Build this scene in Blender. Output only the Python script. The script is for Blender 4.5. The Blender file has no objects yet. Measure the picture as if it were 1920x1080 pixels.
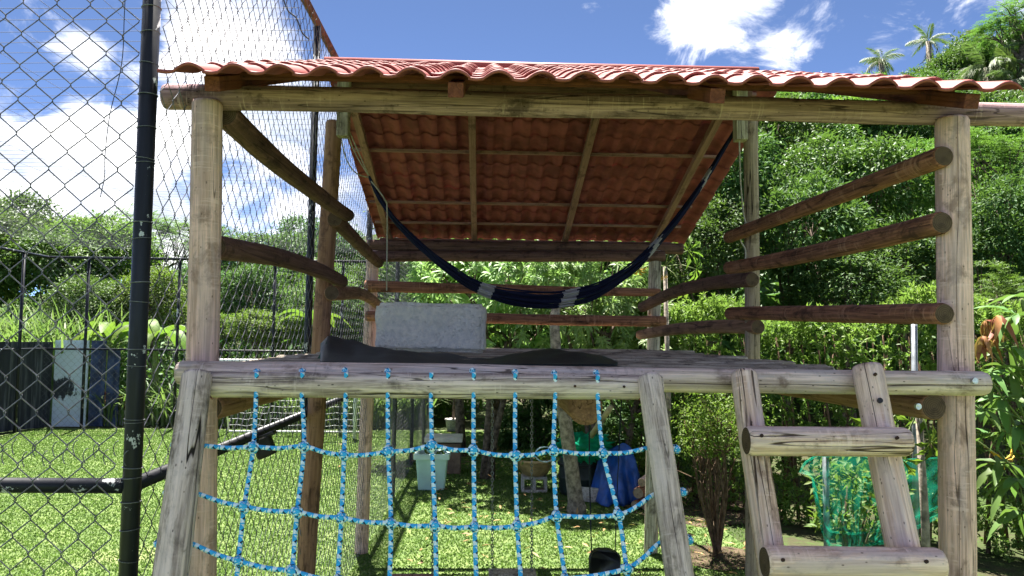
import bpy, bmesh, math, random
import numpy as np
from mathutils import Vector, Matrix, Euler, noise

random.seed(7)
rng = np.random.default_rng(7)
R = math.radians
sc = bpy.context.scene
COL = sc.collection

# ------------------------------------------------------------------ camera
FPX = 1440.0
CAM_LOC = Vector((0, 0, 2.0))
CAM_EUL = Euler((R(90 + 3.9), R(-0.6), R(-2.1)), 'XYZ')
cam_d = bpy.data.cameras.new('camera')
cam_d.sensor_width = 36.0
cam_d.lens = FPX / 1920 * 36
cam_d.clip_start = 0.05
cam_d.clip_end = 1000
cam = bpy.data.objects.new('camera', cam_d)
cam.location = CAM_LOC
cam.rotation_euler = CAM_EUL
COL.objects.link(cam)
sc.camera = cam
RM = CAM_EUL.to_matrix()

# ------------------------------------------------------------------ light
SUN_EL, SUN_AZ = 70.0, -12.0           # azimuth from +Y (away from the viewer) towards +X
se, sa = R(SUN_EL), R(SUN_AZ)
SUNV = Vector((math.cos(se) * math.sin(sa), math.cos(se) * math.cos(sa), math.sin(se)))
sun_d = bpy.data.lights.new('sun', 'SUN')
sun_d.energy = 2.7
sun_d.angle = R(0.53)
sun_d.color = (1.0, 0.95, 0.87)
sun = bpy.data.objects.new('sun', sun_d)
sun.rotation_euler = SUNV.to_track_quat('Z', 'Y').to_euler()
sun.location = (0, 0, 30)
COL.objects.link(sun)

vs = sc.view_settings
sc.display_settings.display_device = 'sRGB'
vs.view_transform = 'Standard'
vs.look = 'None'
vs.exposure = 3.35
vs.gamma = 1.0
vs.use_curve_mapping = False
sc.cycles.use_denoising = True
sc.cycles.max_bounces = 6
sc.cycles.diffuse_bounces = 3
sc.cycles.glossy_bounces = 2
sc.cycles.transmission_bounces = 4
sc.cycles.transparent_max_bounces = 8
sc.cycles.use_adaptive_sampling = True
sc.cycles.adaptive_threshold = 0.015
sc.cycles.caustics_reflective = False
sc.cycles.caustics_refractive = False


def ray(px, py):
    d = Vector(((px - 960) / FPX, -(py - 540) / FPX, -1.0))
    return RM @ d


def atY(px, py, Y):
    d = ray(px, py)
    return CAM_LOC + d * (Y / d.y)


def atZ(px, py, Z):
    d = ray(px, py)
    return CAM_LOC + d * ((Z - CAM_LOC.z) / d.z)


def atPlane(px, py, p0, n):
    d = ray(px, py)
    return CAM_LOC + d * ((p0 - CAM_LOC).dot(n) / d.dot(n))


# ------------------------------------------------------------------ sky
world = bpy.data.worlds.new('World')
sc.world = world
world.use_nodes = True
wt = world.node_tree
wt.nodes.clear()


def wn(t, **kw):
    n = wt.nodes.new(t)
    for k, v in kw.items():
        setattr(n, k, v)
    return n


w_out = wn('ShaderNodeOutputWorld')
w_bg = wn('ShaderNodeBackground')
w_bg.inputs['Strength'].default_value = 0.05
sky = wn('ShaderNodeTexSky', sky_type='NISHITA')
sky.sun_disc = False
sky.sun_elevation = se
sky.sun_rotation = sa
sky.altitude = 1500
sky.air_density = 0.20
sky.dust_density = 0.1
sky.ozone_density = 2.5
tcw = wn('ShaderNodeTexCoord')
nrm = wn('ShaderNodeVectorMath', operation='NORMALIZE')
wt.links.new(tcw.outputs['Generated'], nrm.inputs[0])


def wmath(op, a, b=None, clamp=False):
    n = wn('ShaderNodeMath', operation=op)
    n.use_clamp = clamp
    for i, v in enumerate((a, b)):
        if v is None:
            continue
        if isinstance(v, (int, float)):
            n.inputs[i].default_value = v
        else:
            wt.links.new(v, n.inputs[i])
    return n.outputs[0]


def cloud_noise(scale, detail, rough, off, zs=1.5, dist=0.0):
    mp = wn('ShaderNodeMapping')
    mp.inputs['Location'].default_value = off
    mp.inputs['Scale'].default_value = (1, 1, zs)
    wt.links.new(nrm.outputs[0], mp.inputs['Vector'])
    n = wn('ShaderNodeTexNoise')
    n.inputs['Scale'].default_value = scale
    n.inputs['Detail'].default_value = detail
    n.inputs['Roughness'].default_value = rough
    n.inputs['Distortion'].default_value = dist
    wt.links.new(mp.outputs[0], n.inputs['Vector'])
    return n.outputs['Fac']


def bank(px, py, inner, outer, amp):
    c = ray(px, py).normalized()
    d = wn('ShaderNodeVectorMath', operation='DOT_PRODUCT')
    wt.links.new(nrm.outputs[0], d.inputs[0])
    d.inputs[1].default_value = c
    m = wn('ShaderNodeMapRange', interpolation_type='SMOOTHSTEP')
    m.inputs['From Min'].default_value = math.cos(R(outer))
    m.inputs['From Max'].default_value = math.cos(R(inner))
    m.inputs['To Min'].default_value = 0
    m.inputs['To Max'].default_value = amp
    wt.links.new(d.outputs['Value'], m.inputs['Value'])
    return m.outputs[0]


dens = wmath('ADD', cloud_noise(3.6, 4, 0.5, (3.1, 1.7, 0.4), 1.7, 0.2), wmath('MULTIPLY', wmath('SUBTRACT', cloud_noise(11.0, 9, 0.66, (0.7, 2.7, 1.4), 1.5, 0.5), 0.5), 0.75))
# where the cumulus stand: a tall bank low on the left, one drifting cloud high on the right
for b in ((90, 310, 2, 11, 0.12), (430, 330, 3, 13, 0.13), (540, 180, 1.5, 7, 0.10), (430, 90, 1, 6, 0.10), (250, 240, 1, 6, 0.06),
          (1345, 20, 0.5, 5.0, 0.13), (1265, 80, 0.5, 3.4, 0.10), (1660, 2, 0.3, 2.6, 0.12), (1475, 90, 0.2, 2.2, 0.11),
          (90, 30, 3, 9, -0.20), (860, 30, 5, 18, -0.18), (1620, 70, 3, 11, -0.19), (1120, 60, .5, 3, 0.09),
          (30, 170, .5, 3.0, -.10), (350, 320, .5, 3, -.10), (620, 60, 1, 4, -.08), (580, 300, .5, 3, -.06), (630, 110, .2, 1.6, .10), (140, 95, .2, 2.0, .10)):
    dens = wmath('ADD', dens, bank(*b))
mask = wn('ShaderNodeMapRange', interpolation_type='SMOOTHSTEP')
mask.inputs['From Min'].default_value = 0.46
mask.inputs['From Max'].default_value = 0.72
wt.links.new(dens, mask.inputs['Value'])
shade_n = cloud_noise(5.5, 6, 0.55, (0.3, 5.2, 1.3), 2.2)
shade = wn('ShaderNodeMapRange')
shade.inputs['From Min'].default_value = 0.41
shade.inputs['From Max'].default_value = 0.66
wt.links.new(shade_n, shade.inputs['Value'])
ccol = wn('ShaderNodeMix', data_type='RGBA')
ccol.inputs['A'].default_value = (1.9, 2.1, 2.5, 1)
ccol.inputs['B'].default_value = (6.0, 5.8, 5.6, 1)
wt.links.new(shade.outputs[0], ccol.inputs['Factor'])
skymix = wn('ShaderNodeMix', data_type='RGBA')
wt.links.new(mask.outputs[0], skymix.inputs['Factor'])
wt.links.new(sky.outputs[0], skymix.inputs['A'])
wt.links.new(ccol.outputs['Result'], skymix.inputs['B'])
wt.links.new(skymix.outputs['Result'], w_bg.inputs['Color'])
wt.links.new(w_bg.outputs[0], w_out.inputs['Surface'])


# ------------------------------------------------------------------ materials
class NT:
    """small wrapper round a material node tree"""

    def __init__(self, name):
        self.m = bpy.data.materials.new(name)
        self.m.use_nodes = True
        self.t = self.m.node_tree
        self.t.nodes.clear()
        self.out = self.n('ShaderNodeOutputMaterial')

    def n(self, t, **kw):
        x = self.t.nodes.new(t)
        for k, v in kw.items():
            setattr(x, k, v)
        return x

    def put(self, v, sock):
        if hasattr(v, 'links') or isinstance(v, bpy.types.NodeSocket):
            self.t.links.new(v, sock)
        else:
            if isinstance(v, tuple) and len(v) == 3 and sock.type == 'RGBA':
                v = v + (1,)
            sock.default_value = v

    def math(self, op, a, b=None, c=None, clamp=False):
        x = self.n('ShaderNodeMath', operation=op)
        x.use_clamp = clamp
        for i, v in enumerate((a, b, c)):
            if v is not None:
                self.put(v, x.inputs[i])
        return x.outputs[0]

    def mix(self, f, a, b, blend='MIX'):
        x = self.n('ShaderNodeMix', data_type='RGBA', blend_type=blend)
        self.put(f, x.inputs['Factor'])
        self.put(a, x.inputs['A'])
        self.put(b, x.inputs['B'])
        return x.outputs['Result']

    def ramp(self, v, lo, hi, a=0.0, b=1.0, smooth=True):
        x = self.n('ShaderNodeMapRange', interpolation_type='SMOOTHSTEP' if smooth else 'LINEAR')
        self.put(v, x.inputs['Value'])
        x.inputs['From Min'].default_value = lo
        x.inputs['From Max'].default_value = hi
        x.inputs['To Min'].default_value = a
        x.inputs['To Max'].default_value = b
        return x.outputs[0]

    def coord(self, kind='Object', offset=True):
        tc = self.n('ShaderNodeTexCoord').outputs[kind]
        if offset:
            r = self.n('ShaderNodeObjectInfo').outputs['Random']
            o = self.math('MULTIPLY', r, 61.0)
            a = self.n('ShaderNodeVectorMath', operation='ADD')
            self.t.links.new(tc, a.inputs[0])
            self.t.links.new(o, a.inputs[1])
            return a.outputs[0]
        return tc

    def noise(self, vec, scale=(1, 1, 1), detail=4, rough=0.55, s=1.0, dist=0.0):
        mp = self.n('ShaderNodeMapping')
        mp.inputs['Scale'].default_value = scale
        self.t.links.new(vec, mp.inputs['Vector'])
        x = self.n('ShaderNodeTexNoise')
        x.inputs['Scale'].default_value = s
        x.inputs['Detail'].default_value = detail
        x.inputs['Roughness'].default_value = rough
        x.inputs['Distortion'].default_value = dist
        self.t.links.new(mp.outputs[0], x.inputs['Vector'])
        return x.outputs['Fac']

    def bump(self, h, strength=0.4, dist=0.01):
        b = self.n('ShaderNodeBump')
        b.inputs['Strength'].default_value = strength
        b.inputs['Distance'].default_value = dist
        self.t.links.new(h, b.inputs['Height'])
        return b.outputs[0]

    def pbr(self, col, rough=0.7, metal=0.0, normal=None, spec=0.4):
        p = self.n('ShaderNodeBsdfPrincipled')
        self.put(col, p.inputs['Base Color'])
        self.put(rough, p.inputs['Roughness'])
        self.put(metal, p.inputs['Metallic'])
        p.inputs['Specular IOR Level'].default_value = spec
        if normal is not None:
            self.t.links.new(normal, p.inputs['Normal'])
        return p.outputs[0]

    def done(self, shader):
        self.t.links.new(shader, self.out.inputs['Surface'])
        return self.m


def wood(name, light, mid, dark, band=0.5, crack=0.8, bandcol=None, wash=None, washamt=0.0):
    k = NT(name)
    c = k.coord()
    grain = k.noise(c, (85, 85, 3.2), 6, 0.68)
    streak = k.noise(c, (26, 26, 1.4), 5, 0.62, dist=0.4)
    blot = k.noise(c, (11, 11, 7), 5, 0.68, dist=0.3)
    big = k.noise(c, (3.4, 3.4, 1.5), 3, 0.55)
    col = k.mix(k.ramp(grain, 0.38, 0.62), mid, light)
    col = k.mix(k.ramp(streak, 0.46, 0.72, 0, 0.8), col, tuple(x * 0.78 for x in mid))
    col = k.mix(k.ramp(blot, 0.50, 0.68, 0, 0.8), col, dark)
    col = k.mix(k.ramp(big, 0.55, 0.75, 0, 0.6), col, dark)
    # cross marks left by the peeling machine
    cm = k.noise(c, (5.0, 5.0, 62), 4, 0.65, dist=0.5)
    cm2 = k.noise(c, (9, 9, 5), 3, 0.6)
    cmf = k.math('MULTIPLY', k.ramp(cm, 0.54, 0.64), k.ramp(cm2, 0.45, 0.60, 0, band))
    col = k.mix(cmf, col, bandcol or light)
    cdk = k.math('MULTIPLY', k.ramp(cm, 0.44, 0.36), k.ramp(cm2, 0.52, 0.66, 0, band * 0.7))
    col = k.mix(cdk, col, dark)
    if wash:
        wv = k.noise(c, (15, 15, 2.2), 6, 0.7, dist=0.5)
        col = k.mix(k.ramp(wv, 0.47, 0.60, 0, washamt), col, wash)
    # drying checks
    cr = k.noise(c, (8, 8, 0.32), 3, 0.55)
    cl = k.math('ABSOLUTE', k.math('SUBTRACT', cr, 0.5))
    crm = k.math('MULTIPLY', k.ramp(cl, 0.007, 0.002), k.ramp(streak, 0.42, 0.56, 0, crack))
    cr2 = k.noise(c, (17, 17, 0.8), 2, 0.5)
    cl2 = k.math('ABSOLUTE', k.math('SUBTRACT', cr2, 0.52))
    crm = k.math('MAXIMUM', crm, k.math('MULTIPLY', k.ramp(cl2, 0.007, 0.002), k.ramp(big, 0.46, 0.56, 0, crack * 0.8)))
    col = k.mix(crm, col, tuple(x * 0.25 for x in dark))
    # small knots and nail stains
    vo = k.n('ShaderNodeTexVoronoi')
    mp = k.n('ShaderNodeMapping')
    mp.inputs['Scale'].default_value = (9, 9, 4.6)
    k.t.links.new(c, mp.inputs['Vector'])
    k.t.links.new(mp.outputs[0], vo.inputs['Vector'])
    kn = k.math('MULTIPLY', k.ramp(k.math('ADD', vo.outputs['Distance'], k.math('MULTIPLY', grain, 0.08)), 0.17, 0.10), 0.8)
    col = k.mix(kn, col, tuple(x * 0.5 for x in dark))
    h = k.math('SUBTRACT', k.math('ADD', k.math('MULTIPLY', grain, 0.6), k.math('MULTIPLY', cm, 0.3)), crm)
    h = k.math('ADD', h, k.math('MULTIPLY', blot, 0.5))
    return k.done(k.pbr(col, k.ramp(grain, 0, 1, 0.75, 0.95), 0, k.bump(h, 0.7, 0.008), 0.2))


M = {}
M['post'] = wood('post_wood', (0.920, 0.611, 0.526), (0.548, 0.350, 0.288), (0.249, 0.151, 0.119), 0.6, 0.9, (0.897, 0.645, 0.576), (0.487, 0.371, 0.364), 0.4)
M['ladder'] = wood('ladder_wood', (0.920, 0.686, 0.558), (0.611, 0.396, 0.305), (0.257, 0.158, 0.116), 0.6, 1.0, (0.920, 0.686, 0.589), (0.519, 0.406, 0.409), 0.5)
M['greywood'] = wood('weathered_grey_wood', (0.713, 0.558, 0.485), (0.310, 0.235, 0.206), (0.088, 0.065, 0.053), 0.3, 1.0, (0.774, 0.621, 0.557), (0.784, 0.632, 0.569), 0.6)
M['beam'] = wood('top_beam_wood', (0.47, 0.29, 0.295), (0.235, 0.138, 0.142), (0.055, 0.030, 0.030), 0.6, 0.8, (0.53, 0.37, 0.35))
M['darklog'] = wood('dark_log_wood', (0.203, 0.106, 0.083), (0.115, 0.060, 0.045), (0.041, 0.021, 0.018), 0.35, 0.6)
M['redlog'] = wood('red_brown_wood', (0.402, 0.179, 0.099), (0.188, 0.079, 0.046), (0.054, 0.027, 0.019), 0.6, 0.7, (0.505, 0.272, 0.165))
M['orangelog'] = wood('orange_brown_wood', (0.365, 0.205, 0.131), (0.243, 0.125, 0.077), (0.099, 0.051, 0.039), 0.3, 0.7)
M['palelog'] = wood('greenish_pale_wood', (0.815, 0.630, 0.543), (0.478, 0.356, 0.295), (0.173, 0.113, 0.086), 0.4, 1.0, (0.767, 0.608, 0.566), (0.518, 0.450, 0.426), 0.6)
M['midpost'] = wood('grey_brown_post_wood', (0.44, 0.34, 0.25), (0.29, 0.215, 0.15), (0.12, 0.085, 0.055), 0.4, 0.9)
M['slat'] = wood('deck_pole_wood', (0.594, 0.522, 0.420), (0.291, 0.242, 0.186), (0.088, 0.066, 0.051), 0.3, 0.9)
M['lumber'] = wood('sawn_lumber', (0.360, 0.192, 0.166), (0.264, 0.137, 0.117), (0.120, 0.061, 0.055), 0.1, 0.5)
M['rafter_red'] = wood('stained_rafter', (0.20, 0.065, 0.04), (0.13, 0.04, 0.026), (0.055, 0.02, 0.014), 0.1, 0.4)


def end_grain(name, a, b):
    k = NT(name)
    c = k.coord('Object', False)
    sp = k.n('ShaderNodeSeparateXYZ')
    k.t.links.new(c, sp.inputs[0])
    r = k.math('SQRT', k.math('ADD', k.math('MULTIPLY', sp.outputs[0], sp.outputs[0]), k.math('MULTIPLY', sp.outputs[1], sp.outputs[1])))
    nz = k.noise(c, (25, 25, 25), 3, 0.6)
    w = k.math('SINE', k.math('ADD', k.math('MULTIPLY', r, 900), k.math('MULTIPLY', nz, 9)))
    col = k.mix(k.ramp(w, -1, 1), a, b)
    col = k.mix(k.ramp(nz, 0.45, 0.7, 0, 0.6), col, tuple(x * 0.5 for x in a))
    return k.done(k.pbr(col, 0.9, 0, k.bump(nz, 0.5, 0.01), 0.2))


M['end'] = end_grain('dark_end_grain', (0.07, 0.045, 0.03), (0.13, 0.085, 0.055))
M['endlight'] = end_grain('pale_end_grain', (0.26, 0.19, 0.12), (0.38, 0.30, 0.20))


def plain(name, col, rough=0.6, metal=0.0, var=0.15, scale=8.0, bump=0.15, spec=0.4, var2=None):
    k = NT(name)
    c = k.coord()
    nz = k.noise(c, (scale,) * 3, 5, 0.6)
    dk = tuple(x * (1 - var * 2) for x in col)
    lt = var2 or tuple(min(1, x * (1 + var)) for x in col)
    cc = k.mix(k.ramp(nz, 0.3, 0.7), dk, lt)
    return k.done(k.pbr(cc, rough, metal, k.bump(nz, bump, 0.01), spec))


def painted_pipe():
    k = NT('chipped_black_paint')
    c = k.coord()
    a = k.noise(c, (9, 9, 7), 6, 0.7)
    b = k.noise(c, (2.1, 2.1, 1.2), 2, 0.5)
    f = k.ramp(k.math('ADD', a, k.math('MULTIPLY', b, 0.35)), 0.80, 0.815)
    s = k.noise(c, (60, 60, 5), 3, 0.6)
    col = k.mix(k.ramp(s, 0.3, 0.75), (0.004, 0.005, 0.009), (0.010, 0.012, 0.020))
    dust = k.noise(c, (5, 5, 1.1), 4, 0.6)
    col = k.mix(k.ramp(dust, 0.5, 0.8, 0, 0.35), col, (0.030, 0.034, 0.045))
    col = k.mix(f, col, (0.42, 0.43, 0.44))
    return k.done(k.pbr(col, k.ramp(a, 0.3, 0.7, 0.36, 0.55), 0, k.bump(k.math('ADD', f, k.math('MULTIPLY', s, 0.3)), 0.25, -0.002), 0.28))


M['pipe'] = painted_pipe()
M['rustpipe'] = plain('rusty_pipe', (0.10, 0.055, 0.035), 0.7, 0, 0.3, 14)
M['wire'] = plain('galvanised_wire', (0.13, 0.13, 0.15), 0.45, 0.5, 0.25, 30, 0.1)
M['farwire'] = plain('far_fence_wire', (0.10, 0.11, 0.115), 0.5, 0.4, 0.2, 20, 0.05)
M['tie'] = plain('binding_wire', (0.16, 0.165, 0.175), 0.45, 0.5, 0.2, 40)
M['netline'] = plain('court_net_twine', (0.045, 0.05, 0.07), 0.8, 0, 0.1, 10, 0.05)
M['galv'] = plain('galvanised_pipe', (0.21, 0.23, 0.25), 0.45, 0.5, 0.2, 12)
M['whitepipe'] = plain('white_goal_paint', (0.72, 0.73, 0.72), 0.5, 0, 0.06, 6)
M['goalnet'] = plain('goal_net_twine', (0.52, 0.54, 0.53), 0.8, 0, 0.1, 10)
M['zinc'] = plain('chain_steel', (0.22, 0.22, 0.22), 0.4, 0.7, 0.2, 50)
M['blackplastic'] = plain('black_plastic', (0.008, 0.008, 0.010), 0.38, 0, 0.2, 20, 0.05, 0.5)
M['blackrope'] = plain('black_rope', (0.012, 0.018, 0.026), 0.85, 0, 0.2, 60)
M['cord'] = plain('pale_cord', (0.42, 0.38, 0.31), 0.85, 0, 0.15, 60)
M['bolt'] = plain('zinc_bolt', (0.55, 0.55, 0.56), 0.3, 0.9, 0.1, 60)
M['holedark'] = plain('rust_nail', (0.06, 0.028, 0.018), 0.9, 0, 0.3, 60)
M['teal'] = plain('mint_plastic', (0.48, 0.70, 0.62), 0.5, 0, 0.05, 5, 0.05, 0.4)
M['tealrim'] = plain('mint_plastic_rim', (0.56, 0.74, 0.67), 0.5, 0, 0.05, 5, 0.05)
M['soil'] = plain('potting_soil', (0.05, 0.038, 0.026), 1.0, 0, 0.4, 40, 0.8, 0.1)
M['boxbrown'] = plain('brown_box_wood', (0.19, 0.125, 0.085), 0.8, 0, 0.2, 9, 0.3)
M['lidwhite'] = plain('dirty_white_lid', (0.62, 0.56, 0.49), 0.7, 0, 0.12, 7, 0.2)
M['terracotta'] = plain('glazed_clay', (0.38, 0.26, 0.12), 0.35, 0, 0.25, 9, 0.2, 0.5)
M['cinder'] = plain('cinder_block', (0.42, 0.40, 0.37), 0.95, 0, 0.2, 40, 0.6, 0.1)
M['barrel'] = plain('dark_green_barrel', (0.018, 0.030, 0.027), 0.5, 0, 0.3, 6, 0.1)
M['bluetarp'] = plain('blue_tarp', (0.010, 0.070, 0.30), 0.42, 0, 0.25, 5, 0.2, 0.5)
M['deadleaf'] = plain('dry_leaf', (0.26, 0.145, 0.06), 0.85, 0, 0.4, 3, 0.1)
M['yellowleaf'] = plain('yellow_leaf', (0.62, 0.36, 0.03), 0.7, 0, 0.25, 9, 0.1)
M['bark'] = plain('tree_bark', (0.13, 0.10, 0.075), 0.95, 0, 0.35, 14, 0.8, 0.15)
M['palebark'] = plain('pale_bark', (0.25, 0.215, 0.175), 0.95, 0, 0.3, 18, 0.7, 0.15)
M['stem'] = plain('brown_stem', (0.13, 0.085, 0.055), 0.9, 0, 0.3, 20, 0.4, 0.15)
M['greenstem'] = plain('green_stem', (0.13, 0.18, 0.045), 0.7, 0, 0.2, 20, 0.2)
M['bamboo'] = plain('bamboo', (0.36, 0.31, 0.16), 0.55, 0, 0.2, 10, 0.1)
M['brickheap'] = plain('red_bricks', (0.26, 0.12, 0.06), 0.95, 0, 0.3, 12, 0.4)
M['floodlamp'] = plain('lamp_housing', (0.012, 0.012, 0.013), 0.6, 0, 0.3, 10, 0.05)
M['bluepaint'] = plain('dark_blue_panel_paint', (0.016, 0.035, 0.10), 0.6, 0, 0.35, 3, 0.2)


def panel_black():
    k = NT('black_washed_panel')
    c = k.coord('Object', False)
    st = k.noise(c, (14, 14, 0.7), 5, 0.65)
    col = k.mix(k.ramp(st, 0.45, 0.75), (0.016, 0.020, 0.030), (0.12, 0.13, 0.15))
    return k.done(k.pbr(col, 0.75, 0, k.bump(st, 0.2, 0.02)))


def panel_white():
    k = NT('white_panel_with_black_smear')
    c = k.coord('Object', False)
    sp = k.n('ShaderNodeSeparateXYZ')
    k.t.links.new(c, sp.inputs[0])
    st = k.noise(c, (9, 9, 5), 6, 0.7)
    # smear of black paint at mid height, ragged edge
    dx = k.math('MULTIPLY', k.math('ADD', sp.outputs[0], 0.22), 2.0)
    dz = k.math('MULTIPLY', k.math('ADD', sp.outputs[2], 0.12), 2.9)
    r = k.math('SQRT', k.math('ADD', k.math('MULTIPLY', dx, dx), k.math('MULTIPLY', dz, dz)))
    f = k.ramp(k.math('ADD', r, k.math('MULTIPLY', k.math('SUBTRACT', st, 0.5), 1.6)), 0.72, 0.60)
    gr = k.noise(c, (2, 2, 1), 3, 0.5)
    base = k.mix(gr, (0.40, 0.50, 0.60), (0.60, 0.68, 0.76))
    return k.done(k.pbr(k.mix(f, base, (0.02, 0.025, 0.035)), 0.6))


M['panelblack'] = panel_black()
M['panelwhite'] = panel_white()


def leafmat(name, c1, c2, trans=0.35, rough=0.55, spec=0.22, objvar=0.25):
    k = NT(name)
    at = k.n('ShaderNodeAttribute', attribute_name='tint')
    t = at.outputs['Fac']
    col = k.mix(t, c1, c2)
    r = k.n('ShaderNodeObjectInfo').outputs['Random']
    hs = k.n('ShaderNodeHueSaturation')
    k.put(k.math('ADD', 0.5 - 0.022, k.math('MULTIPLY', r, 0.044)), hs.inputs['Hue'])
    k.put(k.math('ADD', 1 - objvar, k.math('MULTIPLY', r, 2 * objvar)), hs.inputs['Value'])
    k.put(col, hs.inputs['Color'])
    col = hs.outputs[0]
    p = k.pbr(col, rough, 0, None, spec)
    tr = k.n('ShaderNodeBsdfTranslucent')
    k.put(k.mix(0.42, col, (0.20, 0.36, 0.04), 'MIX'), tr.inputs['Color'])
    mx = k.n('ShaderNodeMixShader')
    mx.inputs[0].default_value = trans
    k.t.links.new(p, mx.inputs[1])
    k.t.links.new(tr.outputs[0], mx.inputs[2])
    return k.done(mx.outputs[0])


M['leaf_broad'] = leafmat('broad_leaf', (0.037, 0.103, 0.024), (0.078, 0.140, 0.027), 0.25)
M['leaf_dark'] = leafmat('dark_glossy_leaf', (0.032, 0.099, 0.029), (0.066, 0.129, 0.028), 0.24, 0.6, 0.14)
M['leaf_feather'] = leafmat('feathery_leaf', (0.045, 0.118, 0.022), (0.084, 0.165, 0.028), 0.35)
M['leaf_mango'] = leafmat('mango_leaf', (0.111, 0.215, 0.065), (0.314, 0.427, 0.157), 0.42, 0.48, 0.3)
M['leaf_lime'] = leafmat('lime_leaf', (0.063, 0.135, 0.016), (0.118, 0.168, 0.020), 0.4)
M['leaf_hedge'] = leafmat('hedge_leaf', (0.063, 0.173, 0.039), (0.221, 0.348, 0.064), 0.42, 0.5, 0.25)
M['leaf_cane'] = leafmat('cane_leaf', (0.070, 0.130, 0.032), (0.170, 0.215, 0.080), 0.35)
M['leaf_palm'] = leafmat('palm_leaf', (0.045, 0.085, 0.030), (0.130, 0.170, 0.060), 0.25)
M['leaf_big'] = leafmat('sapling_leaf', (0.045, 0.105, 0.026), (0.120, 0.205, 0.055), 0.3, 0.5, 0.22)
M['leaf_red'] = leafmat('young_red_leaf', (0.30, 0.075, 0.045), (0.40, 0.20, 0.09), 0.3)
M['leaf_dead'] = leafmat('scattered_dry_leaf', (0.17, 0.09, 0.035), (0.34, 0.21, 0.09), 0.1)
M['grass'] = leafmat('lawn_grass', (0.072, 0.126, 0.034), (0.125, 0.180, 0.060), 0.38, 0.8, 0.06, 0.0)


def rope_mat():
    k = NT('blue_braided_rope')
    uv = k.n('ShaderNodeUVMap').outputs[0]
    sp = k.n('ShaderNodeSeparateXYZ')
    k.t.links.new(uv, sp.inputs[0])
    u, v = sp.outputs[0], sp.outputs[1]
    # dashes of the flecked strands winding round the braid
    a = k.math('FRACT', k.math('ADD', k.math('MULTIPLY', v, 29.0), u))
    b = k.math('FRACT', k.math('SUBTRACT', k.math('MULTIPLY', v, 29.0), u))
    wh = k.math('MULTIPLY', k.math('LESS_THAN', a, 0.52), k.math('GREATER_THAN', k.math('FRACT', k.math('ADD', k.math('MULTIPLY', v, 58.0), 0.3)), 0.25))
    bk = k.math('MULTIPLY', k.math('LESS_THAN', b, 0.20), k.math('GREATER_THAN', a, 0.56))
    col = k.mix(wh, (0.045, 0.43, 0.82), (0.74, 0.87, 0.94))
    col = k.mix(bk, col, (0.008, 0.014, 0.06))
    w1 = k.math('SINE', k.math('MULTIPLY', k.math('ADD', k.math('MULTIPLY', v, 116.0), k.math('MULTIPLY', u, 2.0)), 6.2832))
    w2 = k.math('SINE', k.math('MULTIPLY', k.math('SUBTRACT', k.math('MULTIPLY', v, 116.0), k.math('MULTIPLY', u, 2.0)), 6.2832))
    h = k.math('MULTIPLY', w1, w2)
    return k.done(k.pbr(col, 0.75, 0, k.bump(h, 0.5, 0.002), 0.3))


M['rope'] = rope_mat()


def hammock_mat():
    k = NT('hammock_cord')
    uv = k.n('ShaderNodeUVMap').outputs[0]
    sp = k.n('ShaderNodeSeparateXYZ')
    k.t.links.new(uv, sp.inputs[0])
    v = sp.outputs[1]
    f = None
    for lo, hi in ((0.312, 0.340), (0.474, 0.504), (0.676, 0.702), (0.848, 0.874)):
        g = k.math('MULTIPLY', k.math('GREATER_THAN', v, lo), k.math('LESS_THAN', v, hi))
        f = g if f is None else k.math('MAXIMUM', f, g)
    col = k.mix(f, (0.003, 0.005, 0.030), (0.36, 0.33, 0.34))
    return k.done(k.pbr(col, 0.8, 0, None, 0.3))


M['hammock'] = hammock_mat()


def tile_mat():
    k = NT('red_plastic_tile')
    c = k.coord()
    nz = k.noise(c, (6, 6, 6), 4, 0.6)
    r = k.n('ShaderNodeObjectInfo').outputs['Random']
    col = k.mix(k.ramp(nz, 0.3, 0.75), (0.245, 0.070, 0.062), (0.31, 0.096, 0.086))
    col = k.mix(k.math('MULTIPLY', r, 0.35), col, (0.22, 0.075, 0.062))
    p = k.pbr(col, 0.55, 0, k.bump(nz, 0.08, 0.01), 0.10)
    tr = k.n('ShaderNodeBsdfTranslucent')
    tr.inputs['Color'].default_value = (0.42, 0.08, 0.04, 1)
    mx = k.n('ShaderNodeMixShader')
    mx.inputs[0].default_value = 0.02
    k.t.links.new(p, mx.inputs[1])
    k.t.links.new(tr.outputs[0], mx.inputs[2])
    return k.done(mx.outputs[0])


M['tile'] = tile_mat()
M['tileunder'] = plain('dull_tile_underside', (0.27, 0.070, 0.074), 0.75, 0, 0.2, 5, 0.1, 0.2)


def block_mat():
    k = NT('rough_aerated_concrete')
    c = k.coord('Object', False)
    a = k.noise(c, (38, 38, 38), 6, 0.7)
    b = k.noise(c, (5, 5, 9), 4, 0.6)
    vo = k.n('ShaderNodeTexVoronoi')
    vo.inputs['Scale'].default_value = 42
    k.t.links.new(c, vo.inputs['Vector'])
    pit = k.ramp(vo.outputs['Distance'], 0.20, 0.42)
    col = k.mix(k.ramp(a, 0.3, 0.7), (0.70, 0.655, 0.59), (0.92, 0.84, 0.72))
    col = k.mix(k.ramp(b, 0.6, 0.75, 0, 0.45), col, (0.46, 0.38, 0.32))
    h = k.math('ADD', a, k.math('MULTIPLY', pit, 0.3))
    return k.done(k.pbr(col, 0.95, 0, k.bump(h, 0.9, 0.02), 0.1))


M['block'] = block_mat()


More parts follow.
